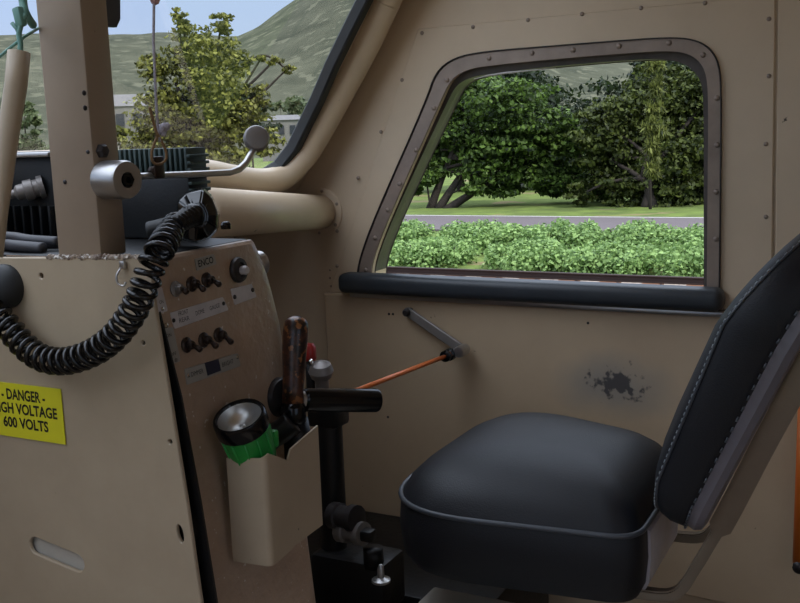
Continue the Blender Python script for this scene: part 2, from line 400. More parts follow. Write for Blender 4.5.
# dash tube from behind the console to its riveted flange on the wall
ta, tb = dep(196, 213, 1.60), onY(321, 212, WY - .004)
t = thing('dash_tube', 'cream round tube running from behind the console to a riveted flange on the side wall', 'tube', (tb.x, tb.y, tb.z - .05))
bm = NB(); add_tube(bm, [ta, ta.lerp(tb, .5), tb], [.0425, .0405, .039], 28); obj('tube', bm, M['wall'], t)
bm = NB(); add_lathe(bm, [(.001, 0), (.056, 0), (.056, .004), (.050, .006), (.001, .006)], Vector((tb.x, WY, tb.z)), -Y1, 32); fl = obj('flange', bm, M['wall'], t)
for k in range(6):
    an = k * math.pi / 3 + .4; rivet(Vector((tb.x, WY - .006, tb.z)) + Vector((math.cos(an), 0, math.sin(an))) * .049, fl, .004)

# ================================================================== CONSOLE
CY = .85
con_top = onY(100, 258, CY).z
con = thing('control_console', 'cream steel control console with a tilted switch face at the left', 'console', (-1.0, .98, 0))
# end panel with slot
def onC(x, y, d=0): return onY(x, y, CY - d)
ep = [onC(-60, 257), onC(150, 258), onC(152, 290), onC(170, 400), onC(187, 505), onC(201, 603), onC(206, 640)]
el = ep[0].x - .25
ep = [Vector((el, CY, con_top))] + ep + [Vector((ep[-1].x + .02, CY, .0)), Vector((el, CY, 0))]
slot_c = [onC(*p) for p in ((36, 546), (77, 563))]; sd = (slot_c[1] - slot_c[0]).normalized(); sn = sd.cross(NW); hr = .0115
sl = []
for c0, s0 in ((slot_c[1], 1), (slot_c[0], -1)):
    for k in range(9):
        an = -math.pi / 2 + math.pi * k / 8; sl.append(c0 + (sd * math.cos(an) * s0 + sn * math.sin(an) * s0) * hr)
oh = onC(180, 534); oval = [oh + Vector((math.cos(a) * .0045 + math.sin(a) * -.0015, 0, math.sin(a) * .011)) for a in [2 * math.pi * k / 14 for k in range(14)]]
def rnd(px, py, r): c = onC(px, py); return [c + Vector((math.cos(a), 0, math.sin(a))) * r for a in [2 * math.pi * k / 12 for k in range(12)]]
bm = NB(); add_plate(bm, [ep, sl, oval, rnd(170, 442, .0028), rnd(41, 276, .0032), rnd(143, 343, .0026)], Vector((0, CY + .003, 0)), X1, Z1, NW, .006, .0012)
obj('end_panel', bm, M['console'], con)
bm = NB(); s0 = (slot_c[0] + slot_c[1]) / 2; add_box(bm, (s0.x - .05, CY + .0105, s0.z), (.30, .004, .16)); obj('backing_plate', bm, M['backplate'], con)
# dark sheet painting in the shade of the gap beside the switch face
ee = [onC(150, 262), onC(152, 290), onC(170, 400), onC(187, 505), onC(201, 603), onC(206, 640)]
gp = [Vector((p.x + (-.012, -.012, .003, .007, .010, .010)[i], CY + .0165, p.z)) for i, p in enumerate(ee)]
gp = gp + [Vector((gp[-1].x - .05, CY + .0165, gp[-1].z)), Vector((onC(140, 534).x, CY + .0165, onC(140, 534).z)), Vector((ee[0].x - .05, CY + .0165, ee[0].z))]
bm = NB(); add_plate(bm, [gp], Vector((0, CY + .0165, 0)), X1, Z1, NW, .003); obj('gap_shade', bm, M['grime'], con)
# desk body behind (top sheet and rear)
bm = NB(); add_box(bm, (-1.09, .965, con_top - .006), (.62, .21, .010), bev=.002)
add_box(bm, (-1.2, 1.06, (con_top - .012) / 2), (.40, .01, con_top - .014)); obj('desk_top', bm, M['equip'], con)
bm = NB()
for k in range(110):
    tt = k / 109 + random.random() * .01; p = onC(46 + tt * 102, 258 + math.sin(k * 1.7) * .9); r = .0014 + .0022 * random.random()
    add_lathe(bm, [(0, -r), (r * .8, -r * .5), (r, 0), (r * .8, r * .5), (0, r)], p + Vector((0, .001, .001)), Vector((random.random() - .5, -1, random.random())), 7)
obj('weld_bead', bm, M['weld'], con)
# instrument box: tilted face towards the driver's seat
f0 = onY(155, 262, CY + .022); f1 = onY(203, 600, CY + .022)
FT = (f0 - f1); FT.y = 0; FT.normalize()                    # up along the face
FN = Vector((FT.z, 0, -FT.x)); FU = FT.cross(FN)            # normal towards +X ; u ~ +Y
if FN.x < 0: FN = -FN
FU = FT.cross(FN)
def onF(x, y, off=0.0): return onP(x, y, f0 + FN * off, FN)
tl, trr = f0.copy(), onF(261, 243); br = onF(324, 625); bl = f0 + FT * ((br - f0).dot(FT)); 
EDGE = []
for ex, ey in ((260, 240), (272, 268), (284, 312), (291, 350), (299, 420), (309, 500), (322, 603), (325, 625)):
    q_ = onF(ex, ey); EDGE.append(((tl - q_).dot(FT), (q_ - tl).dot(FU) + .008))
def face_w(d): return float(np.interp(d, [a for a, _ in EDGE], [b for _, b in EDGE]))
w_top = (trr - tl).dot(FU); w_bot = (br - bl).dot(FU); hgt = (tl - bl).dot(FT)
bm = NB(); rings = []
ext = .22
for s in [0, .03, .08, .13, .2, .3, .4, .5, .75, 1.0]:              # from top down
    g = float(np.interp(hgt * s, [0, .09, .16, .26, .4], [-.012, -.006, .004, .013, .013])); w = face_w(hgt * s) - g; base = tl - FT * hgt * s + FU * g
    # plan section: front face, rounded right edge, back
    ring = [base.copy()]
    R = .034
    ring.append(base + FU * (w - R))
    for k in range(1, 7):
        an = k / 6 * math.pi / 2; ring.append(base + FU * (w - R + R * math.sin(an)) - FN * (R - R * math.cos(an)))
    ring.append(base + FU * w - Vector((ext, 0, 0)))
    ring.append(base - Vector((ext, 0, 0)))
    rings.append(ring)
# rounded top shelf
top0 = [p + Vector((0, 0, .004)) - FN * .004 for p in rings[0]]
rings = [top0] + rings
low = [Vector((p.x + (p - rings[-1][0]).x * 0, p.y, 0.0)) for p in rings[-1]]
rings.append(low)
add_loft(bm, rings)
obj('switch_box', bm, M['face'], con, 'brown-cream tilted switch face with chipped paint')
# things on the face
def fplate(name, corners, m, label=None, th=.0016, holes=()):
    q = [onF(*c) for c in corners]; bm = NB()
    add_plate(bm, [round_poly(q, .002, 3)], f0 + FN * (th / 2), FU, FT, FN, th, .0003)
    return obj(name, bm, m, con, label), q
def fscrew(x, y, r=.0026, off=.0016, m=None):
    bm = NB(); add_lathe(bm, [(r, 0), (r * .9, r * .4), (r * .4, r * .6), (0, r * .62)], onF(x, y) + FN * off, FN, 12); return bm
def ftext(par, body, x0, y0, x1, y1, h, m=None, bold=.0):
    a, b = onF(x0, y0), onF(x1, y1); u = (b - a).normalized(); v = FN.cross(u); bm = NB()
    add_text(bm, body, 1, Vector((0, 0, 0)), X1, Y1, Z1, 1, bold, .0)
    xs = [v_.co.x for v_ in bm.verts]; ys = [v_.co.y for v_ in bm.verts]
    sx = (b - a).length / (max(xs) - min(xs)); sy = h / (max(ys) - min(ys)); cx, cy = (max(xs) + min(xs)) / 2, (max(ys) + min(ys)) / 2
    o = (a + b) / 2 + FN * .0019
    for v_ in bm.verts: v_.co = o + u * (v_.co.x - cx) * sx + v * (v_.co.y - cy) * sy
    return obj('lettering', bm, m or M['ink'], par)
ROOTc = ROOT[con]
pl1, _ = fplate('maker_plate', [(194, 259), (213, 254), (216, 264), (196, 271)], M['platedark'], 'small dull alloy maker plate')
ftext(pl1, 'ENCO', 197, 264, 212, 259.5, .0085, bold=.02)
pl2, _ = fplate('switch_plate', [(169, 313), (222, 297), (228, 310), (174, 329)], M['plate'], 'long pale alloy plate engraved with switch names')
for tx, a in (('FRONT', (177, 314, 187, 311.2)), ('REAR', (178, 321, 188, 317.6)), ('DOME', (194.5, 313.6, 203, 310.6)), ('GAUGE', (208.5, 308.6, 218.5, 305))): ftext(pl2, tx, *a, .0052)
for x, y in ((172.5, 320.5), (222.5, 303.5)): obj('screw', fscrew(x, y), M['darkgrey'], pl2)
pl3, _ = fplate('indicator_plate', [(184, 369), (237, 353), (240, 366), (186, 385)], M['platedark'], 'lower alloy plate with a dark square in its middle')
ftext(pl3, 'DIMMER', 190, 374.5, 202, 370.5, .0055); ftext(pl3, 'BRIGHT', 221, 365, 232, 361, .0055)
q = [onF(*c) for c in ((203.5, 363), (217, 359), (219.5, 370.5), (206.5, 375.5))]; bm = NB(); add_plate(bm, [q], f0 + FN * .0018, FU, FT, FN, .0014); obj('dark_square', bm, M['blueblack'], pl3)
for x, y in ((187, 375.5), (236, 357)): obj('screw', fscrew(x, y), M['chrome'], pl3)
pl4, _ = fplate('side_plate', [(153, 289), (161, 287), (167, 311), (158, 314)], M['plate'], 'narrow upright alloy plate beside the upper switches')
obj('screw', fscrew(161, 309), M['chrome'], pl4); ftext(pl4, 'ON', 158, 302.5, 162, 301.5, .004)
pl5, _ = fplate('side_plate', [(160, 329), (172, 327), (180, 361), (170, 365)], M['platedark'], 'narrow upright alloy plate beside the lower switches')
obj('screw', fscrew(166, 325.5, .003, 0), M['chrome'], con); obj('screw', fscrew(175, 360), M['grey'], pl5); ftext(pl5, 'ON', 165, 336, 170, 334.5, .004); ftext(pl5, 'OFF', 169, 355, 175, 353, .004)
pl6, _ = fplate('blank_plate', [(230, 289), (251, 284), (256, 297), (234, 305)], M['plate'], 'blank alloy plate with two dark screws')
for x, y in ((233.5, 297), (251.5, 290)): obj('screw', fscrew(x, y, .003), M['darkgrey'], pl6)
# toggle switches
for i, (x, y, dx, dy) in enumerate(((175, 289, 12, 3), (191, 284, 13, 6), (206, 280, 14, 5), (186, 345, 15, 5), (203, 340, 14, 7), (218, 335, 14, 8))):
    p = onF(x, y); bm = NB()
    add_lathe(bm, [(.009, 0), (.0095, .002), (.008, .0035), (.0055, .004), (.0055, .009), (.0045, .011), (0, .0115)], p, FN, 14)
    tg = obj('toggle_switch', bm, M['grey'] if i == 0 else M['bronze'], con)
    e = onF(x + dx, y + dy, .022); bm = NB(); s = p + FN * .009
    add_tube(bm, [s, s.lerp(e, .5), s.lerp(e, .9), e], [.0024, .0030, .0040, .0030], 10); obj('lever', bm, M['bronze'], tg)
# push button
p = onF(237, 270); bm = NB(); add_lathe(bm, [(.016, 0), (.0165, .003), (.015, .006), (.010, .0065), (.009, .004), (0, .004)], p, FN, 28); pbn = obj('push_button', bm, M['darkgrey'], con)
bm = NB(); add_lathe(bm, [(.006, .003), (.006, .010), (.0045, .0125), (0, .013)], onF(239.5, 270.5), FN, 16); obj('button_cap', bm, M['plate'], pbn)
# ring fitting on the right flank
p = onF(268, 268); p = p + Vector((-.04, .018, 0)); bm = NB()
add_lathe(bm, [(.008, -.012), (.008, .004), (.017, .006), (.0185, .011), (.017, .018), (.012, .020), (.010, .016), (0, .016)], p, Vector((.25, 1, .05)), 28); obj('side_knob', bm, M['steel'], con, 'round steel knob on the console flank')
bm = NB(); add_lathe(bm, [(.007, 0), (.0075, .006), (.005, .010), (0, .011)], onZ(226, 229, con_top + .004), Z1, 16); obj('top_button', bm, M['black'], con)

# yellow sign
sg = [onC(-14, 376), onC(60, 388.5), onC(68.5, 444.5), onC(-14, 429.5)]
zt = sg[1].z; xr = (sg[1].x + sg[2].x) / 2; zb = sg[2].z; xl = sg[0].x; SY = CY - .0016
cr = [Vector((xl, SY, zb)), Vector((xr, SY, zb)), Vector((xr, SY, zt)), Vector((xl, SY, zt))]
bm = NB(); add_plate(bm, [cr], Vector((0, SY, 0)), X1, Z1, NW, .001)
sign = obj('warning_sign', bm, M['yellow'], None, None, True); tag(sign, 'yellow high voltage warning label stuck on the end of the console', 'sign')
hh = zt - zb; cxs = (xl + xr) / 2
for body, fz, w in (('- DANGER -', .20, .58), ('HIGH VOLTAGE', .46, .86), ('600 VOLTS', .72, .60)):
    bm = NB(); add_text(bm, body, 1, Vector((0, 0, 0)), X1, Y1, Z1, 1, .03, 0)
    xs = [v.co.x for v in bm.verts]; ys = [v.co.y for v in bm.verts if True]; mx_, mn_ = max(xs), min(xs)
    W = (xr - xl) * w; sx = W / (mx_ - mn_); sy = hh * .205 / (max(ys) - min(ys)); cy = (max(ys) + min(ys)) / 2; cxx = (mx_ + mn_) / 2
    for v in bm.verts: v.co = Vector((cxs + (v.co.x - cxx) * sx, SY - .0008, zt - hh * fz - hh * .0 + (v.co.y - cy) * sy))
    obj('lettering', bm, M['ink'], sign)

# round black socket at far left, small clip near the coil
p = onC(8, 286); bm = NB(); add_lathe(bm, [(.027, 0), (.028, .008), (.026, .016), (.019, .024), (.010, .027), (0, .028)], p, NW, 30)
o = obj('cord_socket', bm, M['rubber'], None, None, True); tag(o, 'round black rubber cord socket on the console end panel above the yellow label', 'socket')
p = onC(125, 268); bm = NB(); add_box(bm, p + Vector((0, -.003, .004)), (.008, .005, .009), bev=.0015)
add_tube(bm, smooth_path([p + Vector((-.002, -.005, 0)), p + Vector((-.005, -.009, -.008)), p + Vector((-.003, -.010, -.016)), p + Vector((.004, -.009, -.019)), p + Vector((.007, -.008, -.015))], 5), .0013, 8)
o = obj('cord_hook', bm, M['steel'], None, None, True); tag(o, 'small steel hook on the console end panel beside the coiled cord', 'hook')

# ------------------------------------------------ posts on the console
pc = onC(100, 257); plf = onC(57, 257); prr = onX(127, 252, pc.x)
def post_box(bm, x0, x1, y0, y1, z0, z1, b=.003): add_box(bm, ((x0 + x1) / 2, (y0 + y1) / 2, (z0 + z1) / 2), (x1 - x0, y1 - y0, z1 - z0), bev=b)
pdy = prr.y - CY
t = thing('roof_post', 'cream square steel post welded to the console top, rising to the roof', 'post', (pc.x - .03, CY + pdy / 2, con_top))
bm = NB(); post_box(bm, plf.x, pc.x, CY + .002, prr.y, con_top, ZTOP - .001, .003)
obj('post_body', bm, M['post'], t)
for x, y in ((82, 93), (83, 108)): rivet(onX(x + 2, y, pc.x), t, .003, X1, 'bolt', M['darkgrey'])
rivet(onY(65, 182, CY + .002), t, .0028, NW, 'bolt', M['darkgrey'])
rivet(onY(88, 152, CY + .002), t, .0025, NW, 'bolt', M['darkgrey'])
bm = NB(); pq = onX(101, 151, pc.x); add_lathe(bm, [(.0085, 0), (.0085, .004), (.006, .007), (0, .008)], pq, X1, 6); obj('nut', bm, M['darkgrey'], t)

# wiper handle: roller, rod and knob
ra = onX(104, 180, pc.x); AXR = Vector((1, -.12, 0)).normalized()
t = thing('wiper_handle', 'polished steel wiper handle with round roller bolted to the cream post', 'lever', (ra.x, ra.y, ra.z - .02))
bm = NB(); add_lathe(bm, [(.010, 0), (.0205, .001), (.022, .004), (.022, .036), (.0205, .040), (.009, .040), (.008, .030), (0, .030)], ra, AXR, 36); rl = obj('roller', bm, M['steel'], t)
bm = NB(); add_lathe(bm, [(.0085, .034), (.0085, .0415), (.004, .0415), (.0035, .037), (0, .037)], ra, AXR, 6); obj('roller_nut', bm, M['black'], rl)
xr_ = pc.x + .020
b0 = onX(110, 178.5, xr_); b1 = onX(136, 176.5, xr_); b2 = onX(230, 172.5, xr_); b3 = onX(243, 168, xr_); b4 = onX(250, 156, xr_); b5 = onX(260, 141, xr_)
bm = NB(); add_tube(bm, [b0, b1, b2.lerp(b1, .4), b2, b2.lerp(b3, .7), b3.lerp(b4, .4), b4, b5], [.0040, .0040, .0040, .0042, .0046, .0046, .0046, .0044], 12); obj('rod', bm, M['steel'], t)
kc = onX(256.5, 138.5, xr_); kd = (CAM - kc).normalized(); kd = (kd + Vector((.2, 0, .3))).normalized()
bm = NB(); add_lathe(bm, [(0, -.014), (.010, -.0135), (.0155, -.010), (.018, -.003), (.0178, .003), (.0155, .007), (.010, .009), (0, .0095)], kc, kd, 28); obj('knob', bm, M['grey'], t)

# cord hanging from the roof, tied to a clip on the rod
cx = onX(155, 150, xr_); 
ct = onX(154, 0, xr_ + .01); c2 = onX(158, 132, xr_ + .012)
t = thing('pull_cord', 'pale pull cord hanging from the roof, knotted above the wiper rod', 'cord', c2)
bm = NB(); up = Vector((ct.x, ct.y, ZTOP))
add_tube(bm, [up, ct, onX(153.5, 40, xr_ + .011), onX(155.5, 90, xr_ + .012), c2, onX(160, 142, xr_ + .012)], .0016, 8); obj('cord', bm, M['string'], t)
bm = NB(); add_tube(bm, smooth_path([onX(149.5, 107, xr_ + .012), onX(152, 116, xr_ + .011), onX(155, 128, xr_ + .010), onX(158, 136, xr_ + .013)], 4), .0018, 8)
lp = smooth_path([onX(x, y, xr_ + .012) for x, y in ((158, 135), (153, 147), (151.5, 157), (154, 163), (160, 164), (165.5, 160), (166, 152), (162, 142), (158, 135))], 5); add_tube(bm, lp, .0016, 8); obj('loop', bm, M['brownstring'], t)
bm = NB(); kp = onX(163, 130, xr_ + .012)
for dx, dy, dz, r in ((0, -.004, .001, .006), (0, .003, .003, .006), (0, .008, .005, .004), (.002, -.002, -.004, .004)):
    add_lathe(bm, [(0, -r), (r * .7, -r * .7), (r, 0), (r * .7, r * .7), (0, r)], kp + Vector((dx, dy, dz)), Vector((.3, .5, .8)), 9)
obj('knot', bm, M['string'], t)
bm = NB(); kp = onX(155, 0, xr_ + .01)
for r, dz in ((.006, 0), (.005, .006)): add_lathe(bm, [(0, -r), (r * .7, -r * .7), (r, 0), (r * .7, r * .7), (0, r)], kp + Vector((0, 0, dz)), Z1, 9)
obj('upper_knot', bm, M['pinkknot'], t)
q = [onX(x, y, xr_ + .007) for x, y in ((152, 157), (166, 156), (167, 178), (151, 179))]
bm = NB(); cc = sum(q, Vector()) / 4; add_box(bm, cc, (.003, .017, .026), bev=.001); 
add_tube(bm, [cc + Vector((-.006, -.008, -.004)), cc + Vector((-.006, .008, -.004))], .0055, 10)
o = obj('cord_clip', bm, M['bronze'], None, None, True); tag(o, 'brown metal cord clip fixed round the wiper rod', 'clip')

# sun visor end behind the post top
vv0 = [onX(x, y, pc.x - .09) for x, y in ((98, -60), (118, -60), (118.5, 20), (115, 27.5), (106, 27), (98, 24))]
bm = NB(); add_plate(bm, [vv0], Vector((pc.x - .09, 0, 0)), Y1, Z1, X1, .012, .003)
vt = Vector((vv0[0].x, (vv0[0].y + vv0[1].y) / 2, ZTOP)); add_tube(bm, [vt - Vector((0, 0, ZTOP - vv0[0].z + .01)), vt], .006, 8)
o = obj('sun_visor', bm, M['visor'], None, None, True); tag(o, 'dark grey sun visor end showing beside the top of the cream post', 'visor')

# beige tube at far left, tied at the top
TYd = 1.02
t = thing('cable_sleeve', 'cream cable sleeve standing at far left with wire tied in its top', 'sleeve', dep(3, 240, TYd))
path = [dep(x, y, TYd) for x, y in ((19, 52), (16, 85), (9, 130), (4, 170), (-1, 215), (-5, 257))]
bm = NB(); add_tube(bm, path, [.0113, .0112, .0108, .010, .0085, .008], 20); obj('sleeve', bm, M['console'], t)
bm = NB()
add_tube(bm, smooth_path([dep(x, y, TYd) for x, y in ((20, 55), (20.5, 44), (19, 34), (22, 22), (26, 14))], 4), .0028, 8)
add_tube(bm, [dep(12, 23, TYd), dep(17, 29, TYd), dep(20, 36, TYd)], .0022, 8); obj('twisted_wire', bm, M['teal'], t)
bm = NB(); add_box(bm, dep(19.5, 17, TYd), (.010, .008, .020), u=Vector((.98, 0, .2)), v=Y1, n=Vector((-.2, 0, .98)), bev=.002); obj('clamp', bm, M['teal'], t)
bm = NB(); add_tube(bm, smooth_path([dep(-30, 74, TYd), dep(-4, 59, TYd), dep(10, 48, TYd), dep(24, 37, TYd + .01), dep(34, 31, TYd + .06), onY(40, 27, CY + .03)], 4), .0017, 8)
o = obj('teal_wire', bm, M['teal'], None, None, True); tag(o, 'thin teal wire slanting across the left of the windscreen behind the post', 'wire')
bm = NB(); add_tube(bm, smooth_path([dep(22, -20, TYd + .05), dep(23, 2, TYd + .05), dep(26, 14, TYd + .05), dep(33, 25, TYd + .08)], 5), .0045, 10)
o = obj('bent_bracket', bm, M['teal'], None, None, True); tag(o, 'bent green-grey bracket curving out from the left edge of the post top', 'bracket')

# black ribbed radio set at left behind the post
rc = onZ(28, 240, con_top); RX0 = onY(-40, 240, 1.02).x; RX1 = onY(62, 240, 1.02).x; RZ = onY(30, 152, 1.02).z
t = thing('radio_set', 'black ribbed radio set on the console behind the cream post', 'radio', ((RX0 + RX1) / 2, 1.06, con_top))
bm = NB(); add_box(bm, ((RX0 + RX1) / 2, 1.06, (con_top + RZ) / 2), (RX1 - RX0, .08, RZ - con_top), bev=.004); obj('case', bm, M['equip'], t)
zr0, zr1 = onY(30, 238, 1.012).z, onY(30, 206, 1.012).z
for k in range(12):
    x = RX0 + .012 + k * (RX1 - RX0 - .02) / 11; bm = NB(); add_box(bm, (x, 1.014, (zr0 + zr1) / 2), (.004, .012, zr1 - zr0), bev=.001); obj('rib', bm, M['equip'], t)
bm = NB(); add_box(bm, ((RX0 + RX1) / 2, 1.014, RZ - .004), (RX1 - RX0, .012, .007), bev=.002); obj('top_rail', bm, M['steel'], t)
bm = NB(); pcn = onY(41, 187, 1.02); ax = (onY(5, 196, .985) - pcn).normalized()
add_lathe(bm, [(.016, -.004), (.016, .003), (.0125, .004), (.0125, .010), (.0145, .011), (.0145, .022), (.011, .023), (.011, .032), (.006, .036), (.006, .06), (0, .06)], pcn, ax, 20); obj('connector', bm, M['grey'], t, 'grey metal cable connector')
bm = NB(); e = pcn + ax * .055; add_tube(bm, smooth_path([e, e + ax * .03, e + ax * .06 + Vector((0, -.01, -.02)), e + ax * .09 + Vector((0, -.01, -.06))], 4), .0055, 10); obj('cable', bm, M['cordblack'], t)
# folded dark cloth
bm = NB(); cp = [onY(x, y, .90 + .0 * x) for x, y in ((-20, 250), (10, 248), (30, 249), (54, 250))]
for j, (dz, r) in enumerate(((.004, .007), (.012, .0065), (.006, .006))):
    add_tube(bm, smooth_path([Vector((p.x, .885 + .02 * j + .005 * math.sin(i * 2 + j), con_top + dz + .003 * math.sin(i + j))) for i, p in enumerate(cp)], 5), r, 10)
o = obj('work_cloth', bm, M['visor'], None, None, True); tag(o, 'dark crumpled cloth lying on the console edge in front of the radio', 'cloth')

# finned black heater box
FY = 1.035
def onA(x, y): return onY(x, y, FY)
hx0, hx1 = onA(112, 200).x, onA(190, 200).x; hz1 = onA(160, 149).z; hz0 = con_top + .0005
t = thing('finned_amplifier', 'black box with dark green fins along its top behind the telephone handset', 'amplifier', ((hx0 + hx1) / 2, FY + .02, con_top))
zs = onA(160, 178).z
bm = NB(); add_box(bm, ((hx0 + hx1) / 2, FY + .02, (hz0 + zs) / 2), (hx1 - hx0, .04, zs - hz0), bev=.003); obj('case', bm, M['equip'], t)
for k in range(16):
    x = hx0 + .003 + k * (hx1 - hx0 - .006) / 15; bm = NB(); add_box(bm, (x, FY + .02, (zs + hz1) / 2), (.0042, .04, hz1 - zs + .001), bev=.0008); obj('fin', bm, M['fin'], t)
for k in range(11):
    z = hz0 + .02 + k * (hz1 - hz0 - .03) / 10; bm = NB(); add_box(bm, (hx1 + .0015, FY + .02, z), (.006, .04, .004), bev=.0008); obj('side_fin', bm, M['fin'], t)

# ------------------------------------------------ telephone handset and coiled cord
hc = onZ(196, 238, con_top + .03); hc = dep(194, 216, 1.235)
hx = (dep(213, 200, 1.33) - dep(180, 214, 1.15)).normalized()
t = thing('telephone_handset', 'glossy black telephone handset lying on the console top', 'handset', (hc.x, hc.y, con_top))
DV = (dep(176, 216, 1.16) - dep(200, 208, 1.25)).normalized()
bm = NB(); c = dep(197, 213, 1.24)
u_, v_, w_ = basis((CAM - c).normalized())
def hull(px, d):
    return [dep(x, y, d) for x, y in px]
r0 = hull(((176, 213), (177, 200), (186, 191), (203, 187), (213, 196), (220, 213), (219, 229), (210, 239), (195, 244), (181, 240)), 1.215)
cc = sum(r0, Vector()) / len(r0); vdir = (cc - CAM).normalized()
def ringscale(s, push): return [cc + (p - cc) * s + vdir * push for p in r0]
add_loft(bm, [ringscale(.42, -.034), ringscale(.90, -.017), ringscale(1.0, .008), ringscale(.86, .040)])
bmesh.ops.bevel(bm, geom=[e for e in bm.edges], offset=.0016, segments=3, affect='EDGES')
obj('mouthpiece', bm, M['gloss'], t, ang=.3)
h0, h1 = dep(193, 203, 1.26), dep(168, 200, 1.40)
bm = NB(); add_tube(bm, smooth_path([dep(190, 222, 1.225), dep(170, 228, 1.25), dep(150, 233, 1.255)], 5), .0145, 14); obj('grip', bm, M['rubber'], t)
s0, s1 = dep(193, 215, 1.182), dep(175, 225, 1.125)
bm = NB(); dv = (s1 - s0).normalized(); Ls = (s1 - s0).length
prof = [(.014, 0)]
for k in range(6): prof += [(.014 - k * .0007, Ls * (k + .3) / 6), (.0118 - k * .0007, Ls * (k + .65) / 6)]
prof += [(.009, Ls), (0, Ls)]
add_lathe(bm, prof, s0, dv, 20); obj('strain_relief', bm, M['cordblack'], t)
# coil
cpts = [(176, 222, .905), (168, 236, .870), (160, 250, .840), (152, 264, .828), (147, 279, .824), (139, 300, .822), (129, 318, .822), (117, 334, .822), (102, 347, .822), (85, 356, .822), (66, 361, .822), (48, 360, .822), (33, 353, .822), (21, 342, .822), (9, 328, .822), (-3, 314, .822), (-16, 302, .822)]
ctr = smooth_path([onY(*p) for p in cpts], 24)
wr, wt = .0135, .0035
acc = [0]
for a, b in zip(ctr, ctr[1:]): acc.append(acc[-1] + (b - a).length)
turns = 34; tot = acc[-1]; ns = turns * 14; pts = []; prev = None; j = 0
for i in range(ns + 1):
    s = tot * i / ns
    while j < len(acc) - 2 and acc[j + 1] < s: j += 1
    f = (s - acc[j]) / max(acc[j + 1] - acc[j], 1e-9); p = ctr[j].lerp(ctr[j + 1], f); tg_ = (ctr[min(j + 2, len(ctr) - 1)] - ctr[max(j - 1, 0)]).normalized()
    if prev is None: u_, v_, _ = basis(tg_)
    else: u_ = (prev - tg_ * prev.dot(tg_)).normalized(); v_ = tg_.cross(u_)
    prev = u_; ph = 2 * math.pi * turns * i / ns; rr = wr * (.75 + .25 * min(1, i / 60))
    pts.append(p + (u_ * math.cos(ph) + v_ * math.sin(ph)) * rr)
bm = NB(); add_tube(bm, pts, wt, 8)
o = obj('coiled_cord', bm, M['cordblack'], None, None, True); tag(o, 'black coiled telephone cord looping across the console end panel', 'cord')

# ------------------------------------------------ torch pocket and torch
PYL = .924; px0 = onY(229, 500, PYL).x
pb_top = onY(262, 461, PYL); PX = onY(268, 510, PYL).x
zt_l = onX(262, 461, PX).z; yr = onX(319, 480, PX).y
t = thing('torch_pocket', 'cream folded sheet metal pocket bolted low on the switch face', 'holder', (px0, PYL, onX(273, 566, PX).z))
def sheet(bm, pts_, th): # open sheet: list of (bottom, top) columns, offset inward
    n = len(pts_); V = []
    for i, (b_, t_) in enumerate(pts_):
        V.append((Vector(b_), Vector(t_)))
    inn = []
    for i in range(n):
        a = V[max(i - 1, 0)][0]; b = V[min(i + 1, n - 1)][0]; d = (b - a); d.z = 0; d.normalize(); nr = Vector((-d.y, d.x, 0)); inn.append((V[i][0] + nr * th, V[i][1] + nr * th))
    vo = [(bm.verts.new(b_), bm.verts.new(t_)) for b_, t_ in V]; vi = [(bm.verts.new(b_), bm.verts.new(t_)) for b_, t_ in inn]
    for i in range(n - 1):
        bm.faces.new((vo[i][0], vo[i + 1][0], vo[i + 1][1], vo[i][1])); bm.faces.new((vi[i][0], vi[i][1], vi[i + 1][1], vi[i + 1][0]))
        bm.faces.new((vo[i][1], vo[i + 1][1], vi[i + 1][1], vi[i][1])); bm.faces.new((vo[i][0], vi[i][0], vi[i + 1][0], vo[i + 1][0]))
    for i in (0, n - 1): bm.faces.new((vo[i][0], vo[i][1], vi[i][1], vi[i][0]))
    bmesh.ops.recalc_face_normals(bm, faces=bm.faces)
zb_ = onX(273, 566, PX).z
R = .008; cols = []
zl = onY(226, 458, PYL).z; zlb = onY(236, 562, PYL).z
cols.append(((px0 - .0, PYL, zlb), (px0 - .0, PYL, zl)))
cols.append(((PX - R, PYL, zb_), (PX - R, PYL, zt_l)))
for k in range(1, 7):
    an = k / 6 * math.pi / 2; q = (PX - R + R * math.sin(an), PYL + R - R * math.cos(an)); cols.append(((q[0], q[1], zb_), (q[0], q[1], zt_l + .0008 * k)))
zr_m = onX(291, 449, PX).z; zr_t = onX(315, 427, PX).z; ym = onX(291, 449, PX).y; yt = onX(318, 427, PX).y
cols.append(((PX, ym - .008, onX(288, 552, PX).z), (PX, ym - .008, zr_m - .012)))
cols.append(((PX, ym, onX(297, 544, PX).z), (PX, ym, zr_m)))
cols.append(((PX, yt, onX(324, 524, PX).z), (PX, yt, zr_t)))
bm = NB(); sheet(bm, cols, .0025); obj('pocket_sheet', bm, M['console'], t, ang=.3)
